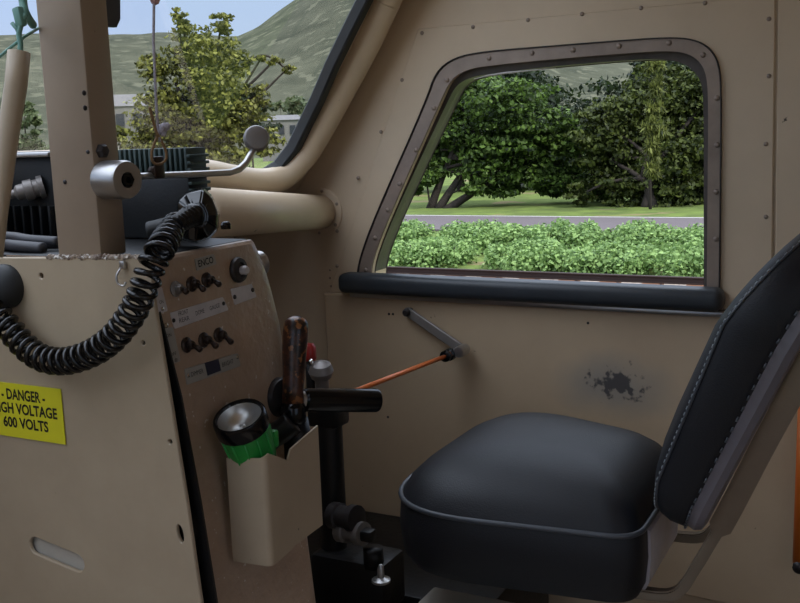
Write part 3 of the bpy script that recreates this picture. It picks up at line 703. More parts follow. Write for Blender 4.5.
# torch
lc = dep(240, 419, 1.19); up_t = (dep(238, 404, 1.215) - dep(250, 462, 1.262)); 
ta_ = Vector((.02, -.42, .90)).normalized()
TB = lc - ta_ * .155
t = thing('torch', 'green torch with black head and silver reflector standing in the cream pocket', 'torch', TB)
bm = NB(); add_lathe(bm, [(.0, 0), (.020, 0), (.021, .01), (.021, .075), (.0285, .105), (.0305, .140), (.0, .140)], TB, ta_, 26); bo_ = obj('body', bm, M['green'], t)
for k in range(12):
    an = 2 * math.pi * k / 12; u_, v_, w_ = basis(ta_); d = u_ * math.cos(an) + v_ * math.sin(an); bm = NB()
    add_tube(bm, [TB + ta_ * .085 + d * .0238, TB + ta_ * .107 + d * .0288, TB + ta_ * .138 + d * .0305], .0014, 6); obj('rib', bm, M['green'], bo_)
bm = NB(); add_lathe(bm, [(.0275, .140), (.0322, .141), (.0328, .145), (.0325, .158), (.031, .161), (.0285, .161), (.0275, .158), (.0268, .146), (.0, .138)], TB, ta_, 32); obj('head', bm, M['black'], t)
bm = NB(); add_lathe(bm, [(.0272, .1575), (.0235, .150), (.0165, .144), (.008, .1408), (.0035, .1400), (.003, .146), (0, .147)], TB, ta_, 32); obj('reflector', bm, M['reflector'], t)
bm = NB(); add_lathe(bm, [(.0275, .1592), (0, .1598)], TB, ta_, 32); obj('lens', bm, M['lens'], t)
u_, v_, w_ = basis(ta_); bm = NB(); add_box(bm, TB + ta_ * .118 + Vector((.02, .024, 0)), (.010, .010, .022), bev=.003); obj('switch', bm, M['green'], t)

# ------------------------------------------------ brake controller with worn handle and black grip
hb = dep(294, 405, 1.32)
t = thing('brake_controller', 'upright worn brown handle on a black brake controller beside the switch face', 'controller', (hb.x, hb.y, hb.z - .05))
def col_(px, d): return [dep(x, y, d) for x, y in px]
pth = col_(((297, 317), (296.5, 322), (295.5, 332), (294.5, 350), (294, 370), (293, 390), (293, 406)), 1.32); pth[0] = pth[0]
bm = NB(); add_tube(bm, [pth[0] + Vector((0, 0, .001)), pth[0].lerp(pth[1], .35)] + pth[1:], [.005, .0115, .0155, .0172, .0165, .0150, .0138, .0150], 22); obj('handle', bm, M['wood'], t)
bm = NB(); add_tube(bm, col_(((293, 403), (293, 408), (293, 421), (293, 424)), 1.32), [.0155, .0178, .0178, .015], 22); obj('socket', bm, M['black'], t)
cd = dep(283, 397, 1.335); bm = NB(); add_lathe(bm, [(.026, -.02), (.027, -.004), (.024, .002), (0, .004)], cd, Vector((1, -.1, .1)), 28); obj('hub_disc', bm, M['darkgrey'], t)
bm = NB(); add_tube(bm, smooth_path(col_(((292, 422), (283, 430), (272, 437), (262, 447)), 1.30), 4), [.016] * 12 + [.013], 16)
add_tube(bm, col_(((292, 420), (296, 440), (298, 470)), 1.36), .022, 16); obj('base_casting', bm, M['grime'], t)
ga, gb = dep(303, 400, 1.33), dep(377, 400.5, 1.39)
t2 = thing('brake_grip', 'glossy black cylindrical grip sticking out level beside the worn handle', 'grip', ga)
gd = (gb - ga).normalized(); gl_ = (gb - ga).length
bm = NB(); add_lathe(bm, [(0, 0), (.013, 0), (.0155, .003), (.0160, .02), (.0165, gl_ - .003), (.0155, gl_), (.008, gl_), (.007, gl_ - .003), (0, gl_ - .003)], ga, gd, 28); obj('grip_sleeve', bm, M['black'], t2)
bm = NB(); add_lathe(bm, [(.009, -.006), (.0125, -.004), (.0125, .001), (0, .001)], ga, gd, 20); obj('end_ferrule', bm, M['steel'], t2)

# ------------------------------------------------ brake valve stand behind the console
vb = onY(330, 450, 1.46)
t = thing('brake_valve', 'greasy black brake valve stand with pipe fittings below the side window', 'valve', (vb.x, vb.y, 0))
bm = NB(); zc = onY(332, 398, 1.46).z; add_tube(bm, [Vector((vb.x, vb.y, 0)), Vector((vb.x, vb.y, zc))], .024, 18)
add_box(bm, (vb.x + .0, vb.y, zc - .02), (.06, .05, .06), bev=.006); obj('column', bm, M['grime'], t)
bm = NB(); p = onY(321, 371, 1.46); add_lathe(bm, [(.012, -.04), (.012, -.014), (.018, -.012), (.0225, 0), (.018, .013), (.008, .018), (0, .019)], p, Vector((.1, -.2, 1)), 18); obj('valve_cap', bm, M['grey'], t)
bm = NB(); p = onY(309, 352, 1.46); add_tube(bm, [p - Z1 * .10, p - Z1 * .014], .008, 10); obj('tap_stem', bm, M['grime'], t); bm = NB(); add_lathe(bm, [(.010, -.016), (.0125, -.012), (.013, .008), (.009, .015), (0, .016)], p, Vector((-.1, .1, 1)), 14); obj('red_tap', bm, M['red'], t, 'red tap')
bm = NB(); p = onY(312, 362, 1.45); add_lathe(bm, [(.004, 0), (.006, .004), (0, .012)], p, Vector((0, -1, .2)), 10); obj('tap_pin', bm, M['chrome'], t)
for (x, y, w, h, name, mm) in ((345, 517, .040, .04, 'union', 'darkgrey'), (352, 532, .035, .035, 'elbow', 'grey')):
    p = onY(x, y, 1.42); bm = NB(); add_lathe(bm, [(w * .45, -.03), (w * .6, -.028), (w * .6, -.012), (w * .5, -.01), (w * .5, .012), (w * .6, .014), (w * .6, .028), (w * .4, .03), (0, .03)], p, Vector((1, -.2, .1)), 14); obj(name, bm, M[mm], t)
p = onY(368, 535, 1.40); bm = NB(); add_box(bm, p, (.022, .022, .02), bev=.004); obj('square_nut', bm, M['grime'], t)
bm = NB(); p = onY(358, 566, 1.46); add_box(bm, (p.x, p.y, p.z - .02), (.15, .09, .10), bev=.012); 
add_box(bm, (p.x + .0, p.y, (p.z - .06) / 2), (.13, .08, p.z - .06), bev=.008); add_tube(bm, [Vector((p.x + .05, p.y - .03, p.z + .02)), Vector((p.x + .05, p.y - .03, p.z + .055))], .018, 14); obj('valve_body', bm, M['grime'], t)
bm = NB(); p = onY(381, 577, 1.37); add_lathe(bm, [(.016, -.008), (.016, -.004), (.006, 0), (.0055, .016), (.003, .022), (0, .023)], p, Z1, 14); obj('drain_cock', bm, M['steel'], t)
# dark equipment locker against the wall below the liner
q0 = onY(330, 520, 1.9); bm = NB(); add_box(bm, (q0.x + .19, 1.78, .16), (.66, .36, .32), bev=.01)
o = obj('air_reservoir_box', bm, M['grime'], None, None, True); tag(o, 'black equipment box on the floor against the side wall behind the brake valve', 'box')

# ------------------------------------------------ wall lever and orange rod
LY = WY - .022 - .012
la, lb = onY(408, 312, LY), onY(463, 350, LY - .018)
t = thing('wall_lever', 'grey flat crank lever pivoted on the lower wall panel with a clevis at its end', 'lever', (la.x, WY - .022, la.z - .02))
bm = NB(); d = (lb - la); Ld = d.length; d.normalize(); u_, v_, w_ = d, NW.cross(d), NW
lp = []
for c0, s in ((lb, 1), (la, -1)):
    for k in range(9):
        an = -math.pi / 2 + math.pi * k / 8; lp.append(c0 + (d * math.cos(an) * s + NW.cross(d).normalized() * math.sin(an) * s) * .0105)
n3 = d.cross(NW.cross(d).normalized()).normalized()
add_plate(bm, [lp], la, d, n3.cross(d), n3, .008, .0015); obj('crank_arm', bm, M['grey'], t)
bm = NB(); add_lathe(bm, [(.0085, -.022), (.0085, .012), (.006, .015), (0, .015)], la, NW, 16); obj('pivot_pin', bm, M['darkgrey'], t)
bm = NB(); add_lathe(bm, [(.012, -.012), (.013, -.008), (.013, .022), (.011, .026), (0, .027)], lb, NW, 20)
kd2 = (onY(441, 356.5, LY - .03) - lb); add_tube(bm, [lb + NW * .014, lb + NW * .014 + kd2.normalized() * .022], .010, 14); obj('clevis', bm, M['steel'], t)
oa = lb + NW * .014 + kd2.normalized() * .022; od = dep(338, 397.5, 1.78)
t = thing('orange_rod', 'orange push rod running from the wall lever down to the brake valve', 'rod', oa)
dr = (od - oa).normalized()
bm = NB(); add_tube(bm, [oa + dr * .02, oa.lerp(od, .5), od], .0048, 12); obj('rod', bm, M['orange'], t)
bm = NB(); add_lathe(bm, [(.008, -.002), (.0135, 0), (.0135, .012), (.009, .014), (.009, .019), (.0125, .021), (.0125, .029), (.006, .032), (0, .032)], oa, dr, 16); obj('ferrule', bm, M['black'], t)
bm = NB(); add_lathe(bm, [(.0098, .0142), (.0105, .0165), (.0098, .0188)], oa, dr, 16); obj('copper_ring', bm, M['orange'], t)

# ================================================================== DRIVER'S SEAT
SZ = H - .537
t = seat = thing('driver_seat', 'black vinyl driver seat with padded backrest on steel brackets facing the windscreen', 'seat', (-.5, 1.52, .46))
def rr_outline(x0, x1, y0, y1, rads, seg=10):
    return round_poly([Vector((x0, y0, 0)), Vector((x1, y0, 0)), Vector((x1, y1, 0)), Vector((x0, y1, 0))], rads, seg)
out = round_poly([Vector((-.735, 1.268, 0)), Vector((-.325, 1.312, 0)), Vector((-.325, 1.67, 0)), Vector((-.728, 1.81, 0))], [.16, .05, .14, .22], 12)
cen = Vector((-.50, 1.52, 0))
def ring_at(ins, z, dome=0):
    res = []
    for p in out:
        d = p - cen; l = d.length; q = cen + d * max((l - ins) / l, .001); q.z = z; res.append(q)
    return res
rings = [ring_at(.05, SZ - .142), ring_at(.012, SZ - .136), ring_at(.002, SZ - .12), ring_at(-.003, SZ - .08), ring_at(0, SZ - .036), ring_at(.006, SZ - .028)]
for sc_, dz in ((.945, -.013), (.86, .006), (.74, .020), (.58, .030), (.4, .036), (.2, .0385), (.05, .039)): rings.append([Vector((cen.x + (p.x - cen.x) * sc_, cen.y + (p.y - cen.y) * sc_, SZ + dz)) for p in out])
bm = NB(); add_loft(bm, rings); bmesh.ops.triangulate(bm, faces=[f for f in bm.faces if len(f.verts) > 4])
obj('cushion', bm, M['vinyl'], t)
bm = NB(); add_tube(bm, ring_at(.0, SZ - .031), .0042, 8, closed=True); obj('piping', bm, M['piping'], t)
bm = NB(); add_loft(bm, [ring_at(.075, SZ - .16), ring_at(.065, SZ - .155), ring_at(.06, SZ - .138)]); obj('seat_pan', bm, M['darkgrey'], t)
bm = NB(); add_tube(bm, [Vector((-.5, 1.52, .455)), Vector((-.5, 1.52, SZ - .158))], .04, 20); obj('pedestal', bm, M['steel'], t)
# pale sheet painting a light reflection on the rear side of the cushion
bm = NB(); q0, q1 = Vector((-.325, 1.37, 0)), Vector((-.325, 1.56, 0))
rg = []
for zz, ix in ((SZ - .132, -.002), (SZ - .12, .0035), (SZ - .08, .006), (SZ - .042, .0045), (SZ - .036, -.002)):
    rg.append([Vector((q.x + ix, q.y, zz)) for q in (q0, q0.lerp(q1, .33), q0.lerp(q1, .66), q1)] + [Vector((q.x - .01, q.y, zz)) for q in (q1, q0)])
add_loft(bm, rg); obj('rear_sheen', bm, M['vinylsheen'], t, 'rear side of the cushion with a pale reflection painted on')
# backrest
Bb = Vector((-.268, 1.53, H - .552)); BY = Vector((-math.sin(math.radians(0)), math.cos(math.radians(0)), 0)); BX = Vector((-BY.y, BY.x, 0)); TA = math.radians(25)
BU = BX * -math.sin(TA) + Z1 * math.cos(TA); BF = BX * math.cos(TA) + Z1 * math.sin(TA)   # up along the back, front normal
BH, BW = .43, .44
def bpt(y, s, f): # f: forward offset ; slight curve of the pad
    k = (s / BH - .5) * 2
    return Bb + BY * y + BU * s + BF * (f + (.008 + .036 * min(max((f + .01) / .045, 0), 1)) * (1 - k * k))
bo_l = round_poly([Vector((-BW / 2, 0, 0)), Vector((BW / 2, 0, 0)), Vector((BW / 2, BH, 0)), Vector((-BW / 2, BH, 0))], [.05, .05, .14, .14], 12)
bc = Vector((0, BH / 2, 0))
def bring(ins, f):
    res = []
    for p in bo_l:
        d = p - bc; l = d.length; q = bc + d * max((l - ins) / l, .001); res.append(bpt(q.x, q.y, f))
    return res
bm = NB(); add_loft(bm, [bring(.004, -.004), bring(0, .0), bring(-.003, .018), bring(0, .032), bring(.008, .041), bring(.025, .046), bring(.07, .049), bring(.13, .050), bring(.18, .050)])
bmesh.ops.triangulate(bm, faces=[f for f in bm.faces if len(f.verts) > 4]); obj('backrest', bm, M['vinyl'], t)
bm = NB(); add_loft(bm, [bring(.02, -.026), bring(.008, -.023), bring(.002, -.014), bring(.004, -.004)]); bmesh.ops.triangulate(bm, faces=[f for f in bm.faces if len(f.verts) > 4])
obj('back_shell', bm, M['vinylgrey'], t, 'wrinkled grey vinyl backing of the backrest')
bm = NB(); add_tube(bm, bring(.004, .038), .0018, 8, closed=True); obj('seam', bm, M['piping'], t)
bm = NB(); ring = bring(-.0015, -.003)
for i in range(0, len(ring)):
    a, b = ring[i], ring[(i + 1) % len(ring)]; n_ = max(1, int((b - a).length / .016))
    for k in range(n_):
        c = a.lerp(b, (k + .5) / n_); dd = (b - a).normalized(); add_tube(bm, [c - dd * .0035, c + dd * .0035], .0016, 6)
obj('stitching', bm, M['piping'], t)
bm = NB(); ring = bring(.0025, .0405)
for i in range(0, len(ring)):
    a, b = ring[i], ring[(i + 1) % len(ring)]; n_ = max(1, int((b - a).length / .009))
    for k in range(n_):
        c = a.lerp(b, (k + .5) / n_); dd = (b - a).normalized(); add_tube(bm, [c - dd * .0024, c + dd * .0024], .0007, 5)
obj('seam_thread', bm, M['thread'], t)
# steel brackets
for y, top in ((-.13, .40), (.10, .36)):
    path = [Bb + BY * y + BU * s + BF * f for s, f in ((top, -.038), (.28, -.037), (.16, -.038), (.04, -.042), (-.02, -.042))]
    e = path[-1]; zu = SZ - .152
    path += [Vector((e.x - .022, e.y, e.z - .045)), Vector((e.x - .05, e.y, zu + .01)), Vector((e.x - .10, e.y, zu)), Vector((-.45, e.y, zu))]
    pp = smooth_path(path, 5); bm = NB(); rings = []
    for i, p in enumerate(pp):
        tn = (pp[min(i + 1, len(pp) - 1)] - pp[max(i - 1, 0)]).normalized(); side = Y1; nrm = tn.cross(side).normalized(); s_ = i / (len(pp) - 1)
        w = .026 if s_ < .45 else max(.009, .026 - (s_ - .45) * .08); th = .016 if s_ < .45 else .008
        rings.append([p + side * w + nrm * th, p + side * w - nrm * th, p - side * w - nrm * th, p - side * w + nrm * th])
    add_loft(bm, rings); bmesh.ops.bevel(bm, geom=[ed for ed in bm.edges if ed.calc_face_angle(0) > .8], offset=.0025, segments=2, affect='EDGES')
    obj('back_bracket', bm, M['bracket'], t)
# locker below the seat
p = onZ(434, 586, .455); bm = NB(); add_box(bm, (p.x + .19, p.y - .13, .2275), (.38, .26, .455), bev=.004)
o = obj('seat_locker', bm, M['backplate'], None, None, True); tag(o, 'pale cream box locker carrying the driver seat', 'box')
# orange post at the right edge
p = onY(803, 470, WY - .06); z0 = onY(797, 562, WY - .06).z; z1 = onY(797, 395, WY - .06).z
t = thing('grab_rail', 'orange upright grab rail on the wall panel at the right edge behind the seat', 'rail', (p.x, WY - .022, z0))
bm = NB(); add_tube(bm, [Vector((p.x, p.y, z0)), Vector((p.x, p.y, z1))], .013, 16); obj('rail', bm, M['orangevest'], t)
for z in (z0 - .006, z1 + .004):
    bm = NB(); add_tube(bm, [Vector((p.x, WY - .0225, z)), Vector((p.x, p.y - .014, z))], .012, 14); obj('standoff', bm, M['darkgrey'], t)

# ================================================================== OUTSIDE
GZ = H - 2.4
def gauss2(v): return math.exp(-v * v)
ridge_px = [(-300, 60), (-100, 45), (0, 41), (60, 40), (110, 37), (160, 37), (225, 41), (238, 39), (255, 30), (272, 20), (302, 2), (340, -20), (400, -40), (470, -10), (530, 20), (580, 42), (640, 55), (720, 60), (850, 70), (1000, 80)]
rid = []
for x, y in ridge_px:
    r = ray(x, y); rid.append((math.atan2(r.y, r.x), r.z / math.hypot(r.x, r.y)))
rid.sort()
raz = np.array([a for a, _ in rid]); rel = np.array([b for _, b in rid])
RR = 340.0
def terrain_h(x, y):
    d = math.hypot(x, y); az = math.atan2(y, x); e = float(np.interp(az, raz, rel))
    top = RR * e + H - GZ
    s = min(max((d - 120) / (RR - 120), 0), 1); s = s * s * (3 - 2 * s)
    h = top * s
    if d > RR: h = top - (d - RR) * .25
    n = mnoise.noise(Vector((x / 22, y / 22, 0))) * 1.4 + mnoise.noise(Vector((x / 8, y / 8, 3))) * .5
    return GZ + h + (n * min(s * 2.5, 1) * (0 if abs(d - RR) < 1 else 1))
bm = NB(); NA = 150; ds = [120, 140, 160, 180, 200, 220, 240, 260, 280, 300, 315, 330, 340, 352, 380]
az0, az1 = raz[0], raz[-1]; grid = []
for d in ds:
    row = []
    for i in range(NA + 1):
        az = az0 + (az1 - az0) * i / NA; x, y = d * math.cos(az), d * math.sin(az); row.append(bm.verts.new((x, y, terrain_h(x, y))))
    grid.append(row)
for a, b in zip(grid, grid[1:]):
    for i in range(NA): bm.faces.new((a[i], a[i + 1], b[i + 1], b[i]))
bmesh.ops.recalc_face_normals(bm, faces=bm.faces)
M['hill'] = mat('scrubby hillside', (82, 83, 68), .95, col2=(56, 59, 47), scale=.09, contrast=.16, spec=.05, speck=(92, 92, 76), speck_scale=.25, speck_at=.58)
hill = struct('hills', bm, M['hill'])
M['grass'] = mat('roadside grass', (106, 122, 62), .95, col2=(84, 96, 54), scale=.9, contrast=.12, spec=.1, speck=(120, 112, 80), speck_scale=.5, speck_at=.62)
M['asphalt'] = mat('grey-mauve asphalt', (100, 92, 94), .85, scale=.8, spec=.2)
M['ballast'] = mat('pale ballast', (168, 152, 138), .95, col2=(120, 106, 94), scale=14, contrast=.12, bump=.6, bscale=20)
M['sleeper'] = mat('brown sleeper', (128, 84, 52), .9, col2=(104, 68, 44), scale=4)
M['rail'] = mat('rusty rail', (58, 44, 40), .6, .4)
M['white'] = mat('road paint', (214, 212, 206), .7)
M['bark'] = mat('dark bark', (46, 38, 32), .9, scale=10)
bm = NB(); add_box(bm, (0, 20, GZ - .25), (420, 420, .5)); struct('ground', bm, M['grass'])
bm = NB(); add_box(bm, (0, 24.0, GZ + .02), (260, 3.9, .04)); rd = struct('road', bm, M['asphalt'])
bm = NB(); add_box(bm, (0, 25.75, GZ + .043), (260, .06, .006)); obj('edge_line', bm, M['white'], rd)
bm = NB(); add_box(bm, (0, 13.5, GZ + .05), (120, 3.6, .1)); bal = struct('ballast_bed_or_bounce_strip', bm, M['ballast'])
bm = NB(); add_box(bm, (0, -8, GZ + .03), (160, 22, .06)); struct('ballast_bed_or_bounce_strip', bm, M['ballast'])  # unseen pale strip, added to bounce warm sunlight up into the cab
t = thing('railway_track', 'rusty second railway track on brown sleepers outside the side window', 'track', (0, 13.2, GZ + .1))
for y in (14.15, 12.7):
    bm = NB(); add_box(bm, (0, y, GZ + .262), (120, .06, .025), bev=.006, seg=1); add_box(bm, (0, y, GZ + .22), (120, .02, .07)); add_box(bm, (0, y, GZ + .178), (120, .10, .015)); obj('rail', bm, M['rail'], t)
slp = None
for k in range(44):
    x = -12 + k * .62
    if slp is None:
        bm = NB(); add_box(bm, (x, 13.2, GZ + .125), (.26, 2.3, .09), bev=.01, seg=1); slp = obj('sleeper', bm, M['sleeper'], t); x_first = x
    else:
        c = slp.copy(); COL.objects.link(c); c.location.x += x - x_first
# foliage
def leaves(name, blobs, size, m, parent=None, flat=.55, elong=1.7, droop=0.0):
    """blobs: (center, rx, ry, rz, n)"""
    P = []; S = []
    for c, rx, ry, rz, n in blobs:
        v = RNG.normal(size=(n, 3)); v /= np.linalg.norm(v, axis=1)[:, None]; r = RNG.random(n) ** .42
        P.append(np.array(c)[None] + v * r[:, None] * np.array([rx, ry, rz])[None]); S.append(v)
    P = np.concatenate(P); V = np.concatenate(S); n = len(P)
    nr = V * .7 + RNG.normal(size=(n, 3)) * flat + np.array([0, 0, .45]); nr /= np.linalg.norm(nr, axis=1)[:, None]
    tdir = RNG.normal(size=(n, 3)) + np.array([0, 0, -droop]); tdir -= nr * np.sum(tdir * nr, 1)[:, None]; tdir /= np.linalg.norm(tdir, axis=1)[:, None] + 1e-9
    bt = np.cross(nr, tdir); s = size * (.6 + .8 * RNG.random(n))[:, None]
    l = s * elong * .5; w = s * .5
    verts = np.stack([P - tdir * l, P + bt * w - nr * w * .25, P + tdir * l, P - bt * w - nr * w * .25], 1).reshape(-1, 3)
    off = np.array(ROOT[parent]) if parent is not None else np.zeros(3)
    me = bpy.data.meshes.new(name); verts = verts - off
    me.vertices.add(4 * n); me.vertices.foreach_set('co', verts.astype(np.float32).ravel())
    me.loops.add(4 * n); me.loops.foreach_set('vertex_index', np.arange(4 * n, dtype=np.int32))
    me.polygons.add(n); me.polygons.foreach_set('loop_start', np.arange(0, 4 * n, 4, dtype=np.int32))
    me.update(calc_edges=True); me.materials.append(m)
    o = bpy.data.objects.new(name, me); COL.objects.link(o); 
    if parent is not None: o.parent = parent
    ROOT[o] = Vector(off); return o
def tree(name, label, base, d, crown, per, size, m, group, trunk_r=.14, cat='tree', stems=2, core=None, spread=.5, droop=0.0, branches=(), elong=1.7):
    """crown: list of (px,py,rpx) blobs at depth d"""
    t = thing(name, label, cat, base, group)
    bl = []; k = d / F
    for x, y, r in crown:
        c0 = dep(x, y, d + (random.random() - .5) * spread * r * k * 2.0); n = max(4, int(r * r / 15 / max(k / .03, .4)))
        for _ in range(n):
            an = random.random() * 6.283; q = r * k * math.sqrt(random.random()) * .9
            dx, dz = math.cos(an) * q, math.sin(an) * q
            c = c0 + Vector((dx * .9, dx * .45 + (random.random() - .5) * r * k * 1.4, dz)); s = r * k * (.15 + .20 * random.random()) + size * .7
            bl.append((c, s * 1.35, s * 1.35, s * .46, per))
    leaves('foliage', bl, size, m, t, droop=droop, elong=elong)
    bm = NB(); b = Vector(base)
    for s in range(stems):
        x, y, r = crown[min(s * 2, len(crown) - 1)]; top = dep(x, y, d); mid = b.lerp(top, .45) + Vector(((random.random() - .5) * .5, 0, .2)); st = b + Vector(((s - stems / 2) * trunk_r * 1.8, 0, 0))
        add_tube(bm, smooth_path([st - Vector((0, 0, .1)), st.lerp(mid, .5), mid, top], 3), [trunk_r * (1 - .08 * q) for q in range(10)], 8)
        for x2, y2, r2 in crown[s::stems]:
            e = dep(x2, y2, d); add_tube(bm, smooth_path([mid, mid.lerp(e, .5) + Vector((0, 0, .15)), e], 3), [trunk_r * .5 * (1 - .11 * q) for q in range(7)], 6)
    for pp in branches: add_tube(bm, smooth_path([dep(x, y, d) for x, y in pp], 4), trunk_r * .2, 6)
    obj('trunk', bm, M['bark'], t); return t
M['leafA'] = leafmat('dark broadleaf', (16, 30, 12), (98, 124, 52))
M['leafB'] = leafmat('olive leaf', (28, 38, 16), (90, 100, 44))
M['leafC'] = leafmat('yellow-green leaf', (24, 32, 16), (150, 150, 72))
M['leafD'] = leafmat('dense dark leaf', (16, 26, 12), (46, 60, 28))
M['leafW'] = leafmat('drooping leaf', (40, 50, 22), (140, 146, 76))
M['leafE'] = leafmat('pale bush leaf', (82, 110, 60), (160, 190, 116))
M['leafF'] = leafmat('grey-green scrub', (60, 74, 46), (112, 122, 84))
TG = 'trees beyond the road'
b = onZ(441, 208, GZ)
dA = (b - CAM).dot(ray(400, 301.5).normalized())
tree('shade_tree', 'bright green spreading tree on dark stems beyond the road at left of side window', b, dA,
     [(470, 110, 40), (440, 150, 30), (520, 120, 42), (500, 165, 34), (560, 165, 32), (425, 172, 16), (548, 182, 20), (600, 188, 20), (455, 95, 22), (568, 130, 26), (414, 186, 10)], 64, .095, M['leafA'], TG, .15, stems=3,
     branches=(((446, 196), (462, 189), (478, 186), (495, 190)), ((430, 205), (427, 185), (424, 170))))
b = onZ(655, 207, GZ); dB = (b - CAM).dot(ray(400, 301.5).normalized())
tree('olive_tree', 'dense olive-green tree beyond the road at right of side window', b, dB + .8,
     [(640, 130, 44), (690, 120, 40), (610, 160, 32), (680, 175, 36), (630, 190, 26), (710, 185, 30), (600, 125, 26), (660, 90, 30), (720, 90, 30), (740, 150, 40), (650, 200, 16), (580, 195, 14)], 64, .09, M['leafB'], TG, .16, stems=2)
tree('weeping_tree', 'slim drooping pale-leaved tree in front of the olive tree', onZ(652, 209, GZ), dB - 1.6,
     [(656, 85, 7), (654, 110, 8), (653, 130, 8), (652, 150, 8), (651, 172, 6), (655, 65, 6)], 110, .055, M['leafW'], TG, .05, stems=1, droop=6.0, elong=7)
for i, (x, y, dd, lab, cr) in enumerate((
    (470, 205, 40, 'tall dark tree filling the gap behind the bright shade tree', [(430, 100, 40), (480, 95, 40), (520, 110, 44), (420, 140, 34), (470, 140, 36), (530, 150, 36), (392, 180, 20)]),
    (590, 205, 42, 'sparse dark tree with bare twigs between the two nearer crowns', [(570, 120, 34), (610, 110, 34), (580, 165, 40), (630, 160, 40), (600, 195, 26)]),
    (700, 205, 41, 'dark tree standing behind the olive tree at right', [(680, 90, 44), (730, 80, 40), (720, 140, 50), (670, 150, 40), (760, 180, 50), (700, 190, 40), (650, 70, 20)]))):
    tree('background_tree', lab, onZ(x, 196.5 - 4 * i, GZ) if False else Vector((dep(x, y, dd).x, dep(x, y, dd).y, GZ)), dd, cr, 14 if i == 1 else 40, .15, M['leafD'], TG, .2, stems=2)
# low shrubs along the track
sh = [(425, 246, 44, 'leftmost front shrub of the green bank'), (535, 246, 44, 'front shrub right of the grassy gap in the green bank'), (612, 252, 38, 'front shrub left of the bare gap in the green bank'), (700, 257, 34, 'rightmost front shrub beyond the bare gap in the green bank')]
back = [(395, 240, 36, 'leftmost back shrub of the low green bank by the road'), (480, 240, 40, 'tallest back shrub of the green bank behind the grassy gap'), (565, 240, 38, 'middle back shrub of the low green bank by the road'), (640, 243, 36, 'back shrub of the green bank behind the bare gap'), (722, 246, 36, 'rightmost back shrub of the low green bank by the road')]
for row, ys, hgt_ in ((back, 18.6, .66), (sh, 16.4, .50)):
    for x, y, r, lab in row:
        p = onY(x, y, ys); base = Vector((p.x, ys, GZ)); t = thing('low_shrub', lab, 'shrub', base, 'low shrubs between the road and the track')
        rw = r * (ys / .95) / F; bl = []
        for _ in range(44):
            dx, dy = (random.random() - .5) * 2, (random.random() - .5) * 2
            if dx * dx + dy * dy > 1: continue
            hh_ = hgt_ * (1 - .35 * (dx * dx + dy * dy)) * (.8 + .3 * random.random())
            bl.append((base + Vector((dx * rw * 1.05, dy * .8, hh_ * .75)), .22, .22, .16, 90)); bl.append((base + Vector((dx * rw * 1.05, dy * .9, hh_ * .35)), .22, .22, .2, 70))
        leaves('foliage', bl, .055, M['leafE'], t, elong=1.3)
        bm = NB()
        for s in range(5): add_tube(bm, [base + Vector(((s - 2) * rw * .3, 0, -.05)), base + Vector(((s - 2) * rw * .4, 0, hgt_ * .7))], .015, 5)
        obj('stem', bm, M['bark'], t)
# windscreen side
p = dep(205, 120, 20); base = Vector((p.x, p.y, GZ))
tree('street_tree', 'yellow-green bushy tree seen through the windscreen beside the post', base, 20,
     [(190, 45, 22), (212, 62, 26), (175, 80, 26), (220, 100, 32), (165, 115, 26), (195, 125, 34), (240, 120, 24), (150, 135, 16), (255, 95, 12), (150, 65, 12), (222, 24, 12), (182, 20, 8), (240, 60, 12), (230, 145, 26), (140, 150, 14), (180, 150, 26), (265, 140, 16), (262, 57, 5), (275, 60, 5), (287, 69, 5), (176, 14, 6)], 26, .06, M['leafC'], 'trees ahead of the cab', .11, stems=2,
     branches=(((240, 70), (258, 56), (272, 58), (287, 70)), ((185, 40), (183, 22), (172, 8))))
for i, (x, d, lab, cr, mm) in enumerate((
    (285, 135, 'grey-green bush below the hill at the right edge of the windscreen', [(280, 103, 14), (300, 108, 14), (262, 112, 12), (310, 118, 12), (318, 105, 10)], 'leafF'),
    (30, 34, 'small dark bush at the far left of the windscreen between sleeve and post', [(24, 112, 10), (38, 122, 10), (10, 125, 12), (30, 140, 10), (42, 145, 8), (14, 148, 10)], 'leafF'),
    (125, 32, 'low bush beside the post in front of the grey house', [(118, 134, 6), (142, 142, 10), (126, 146, 8)], 'leafC'),
    (250, 34, 'dark leafy bush behind the yellow-green tree', [(245, 105, 16), (230, 120, 20), (255, 130, 16), (200, 110, 20)], 'leafD'))):
    p = dep(x, 130, d); tree('roadside_bush', lab, Vector((p.x, p.y, GZ)), d, cr, 30, .0042 * d, M[mm], 'bushes ahead of the cab', .06, cat='bush', stems=1)
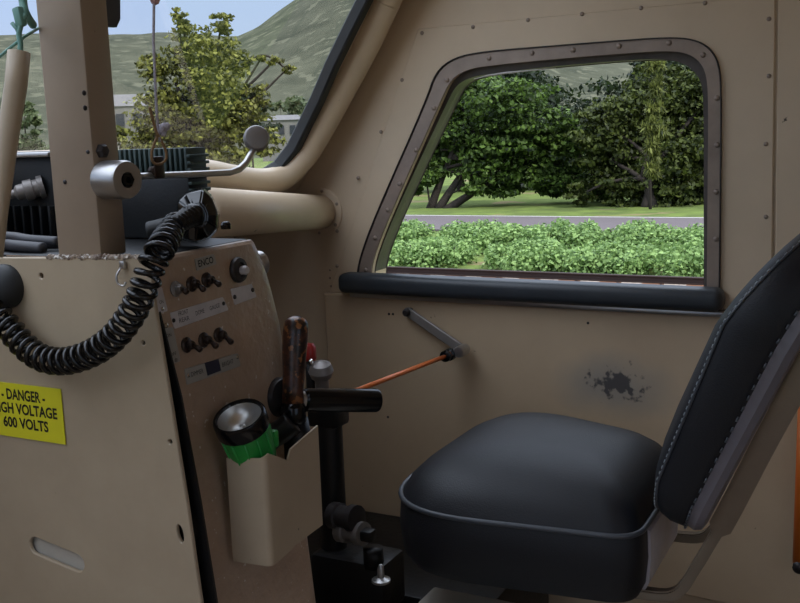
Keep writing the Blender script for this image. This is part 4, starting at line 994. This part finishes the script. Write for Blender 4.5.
# houses
M['house'] = mat('pale house wall', (124, 120, 116), .9, scale=2); M['roofm'] = mat('grey house roof', (112, 110, 110), .9, scale=3); M['pane'] = mat('dark house window', (52, 54, 60), .3)
def house(px, py_top, wpx, hpx, d, label, nwin, roofpx):
    c = dep(px, py_top, d); k = d / F; vd = ray(px, py_top); fx = Vector((-vd.y, vd.x, 0)).normalized() * -1; fy = Vector((vd.x, vd.y, 0)).normalized()
    w, h = wpx * k, hpx * k; gz = GZ - .2; zt = c.z
    t = thing('house', label, 'house', (c.x, c.y, GZ), 'houses below the hill')
    bm = NB(); add_box(bm, Vector((c.x, c.y, (gz + zt) / 2)) + fy * w * .3, (w, w * .6, zt - gz), fx, fy, Z1); obj('walls', bm, M['house'], t)
    rh = roofpx * k; cc = Vector((c.x, c.y, zt)) + fy * w * .3; e = w * .54; dd = w * .34
    bm = NB(); vs = [cc + fx * sx * e + fy * sy * dd + Z1 * .0 for sx, sy in ((-1, -1), (1, -1), (1, 1), (-1, 1))]; ri = [cc + fx * -e * .8 + Z1 * rh, cc + fx * e * .8 + Z1 * rh]
    v = [bm.verts.new(p_) for p_ in vs + ri]; bm.faces.new((v[0], v[1], v[5], v[4])); bm.faces.new((v[2], v[3], v[4], v[5])); bm.faces.new((v[1], v[2], v[5])); bm.faces.new((v[3], v[0], v[4])); bm.faces.new((v[3], v[2], v[1], v[0])); bmesh.ops.recalc_face_normals(bm, faces=bm.faces); obj('roof', bm, M['roofm'], t)
    for i in range(nwin):
        q = Vector((c.x, c.y, zt - h * .45)) + fx * (i - (nwin - 1) / 2) * w / (nwin + .6) - fy * .04
        bm = NB(); add_box(bm, q, (w / (nwin + 1) * .55, .12, h * .4), fx, fy, Z1); obj('window', bm, M['pane'], t)
house(281, 120, 40, 22, 100, 'low grey house below the hill seen at the windscreen corner', 3, 5)
house(128, 106, 44, 30, 90, 'grey two-storey house below the hill beside the post', 2, 12)

# ================================================================== LIGHT
w = bpy.data.worlds.new('sky'); SC.world = w; w.use_nodes = True; N = w.node_tree.nodes; L = w.node_tree.links
bg = N['Background']; tc = N.new('ShaderNodeTexCoord'); sx = N.new('ShaderNodeSeparateXYZ'); L.new(tc.outputs['Generated'], sx.inputs[0])
rp = N.new('ShaderNodeValToRGB'); rp.color_ramp.elements[0].position = 0; rp.color_ramp.elements[0].color = lin((202, 218, 242))
e = rp.color_ramp.elements.new(.12); e.color = lin((186, 208, 244)); rp.color_ramp.elements[-1].position = .5; rp.color_ramp.elements[-1].color = lin((208, 218, 236))
L.new(sx.outputs['Z'], rp.inputs['Fac']); L.new(rp.outputs['Color'], bg.inputs['Color']); 
mr = N.new('ShaderNodeMapRange'); mr.interpolation_type = 'SMOOTHSTEP'; L.new(sx.outputs['Z'], mr.inputs['Value'])
mr.inputs['From Min'].default_value = .22; mr.inputs['From Max'].default_value = .65; mr.inputs['To Min'].default_value = 1.15; mr.inputs['To Max'].default_value = 4.2
L.new(mr.outputs[0], bg.inputs['Strength'])
sun = bpy.data.lights.new('sun', 'SUN'); sun.energy = 3.2; sun.angle = .01; sun.color = (1, .95, .86)
so = bpy.data.objects.new('sun', sun); COL.objects.link(so)
sdir = Vector((.62, -.24, .84)).normalized(); so.rotation_euler = sdir.to_track_quat('Z', 'Y').to_euler(); so.location = (0, 0, 30)
# camera
cam = bpy.data.cameras.new('camera'); cam.sensor_width = 36; cam.lens = 36 * F / 800; cam.clip_start = .02; cam.clip_end = 2000
co = bpy.data.objects.new('camera', cam); COL.objects.link(co)
right = Vector((AX.x, AY.x, -AD.x)); down = Vector((AX.y, AY.y, -AD.y)); fwd = Vector((AX.z, AY.z, -AD.z))
Mc = Matrix((right, -down, -fwd)).transposed().to_4x4(); Mc.translation = CAM; co.matrix_world = Mc
SC.camera = co
vs = SC.view_settings; vs.view_transform = 'Standard'; vs.look = 'None'; vs.exposure = -.16; vs.gamma = 1; vs.use_curve_mapping = False
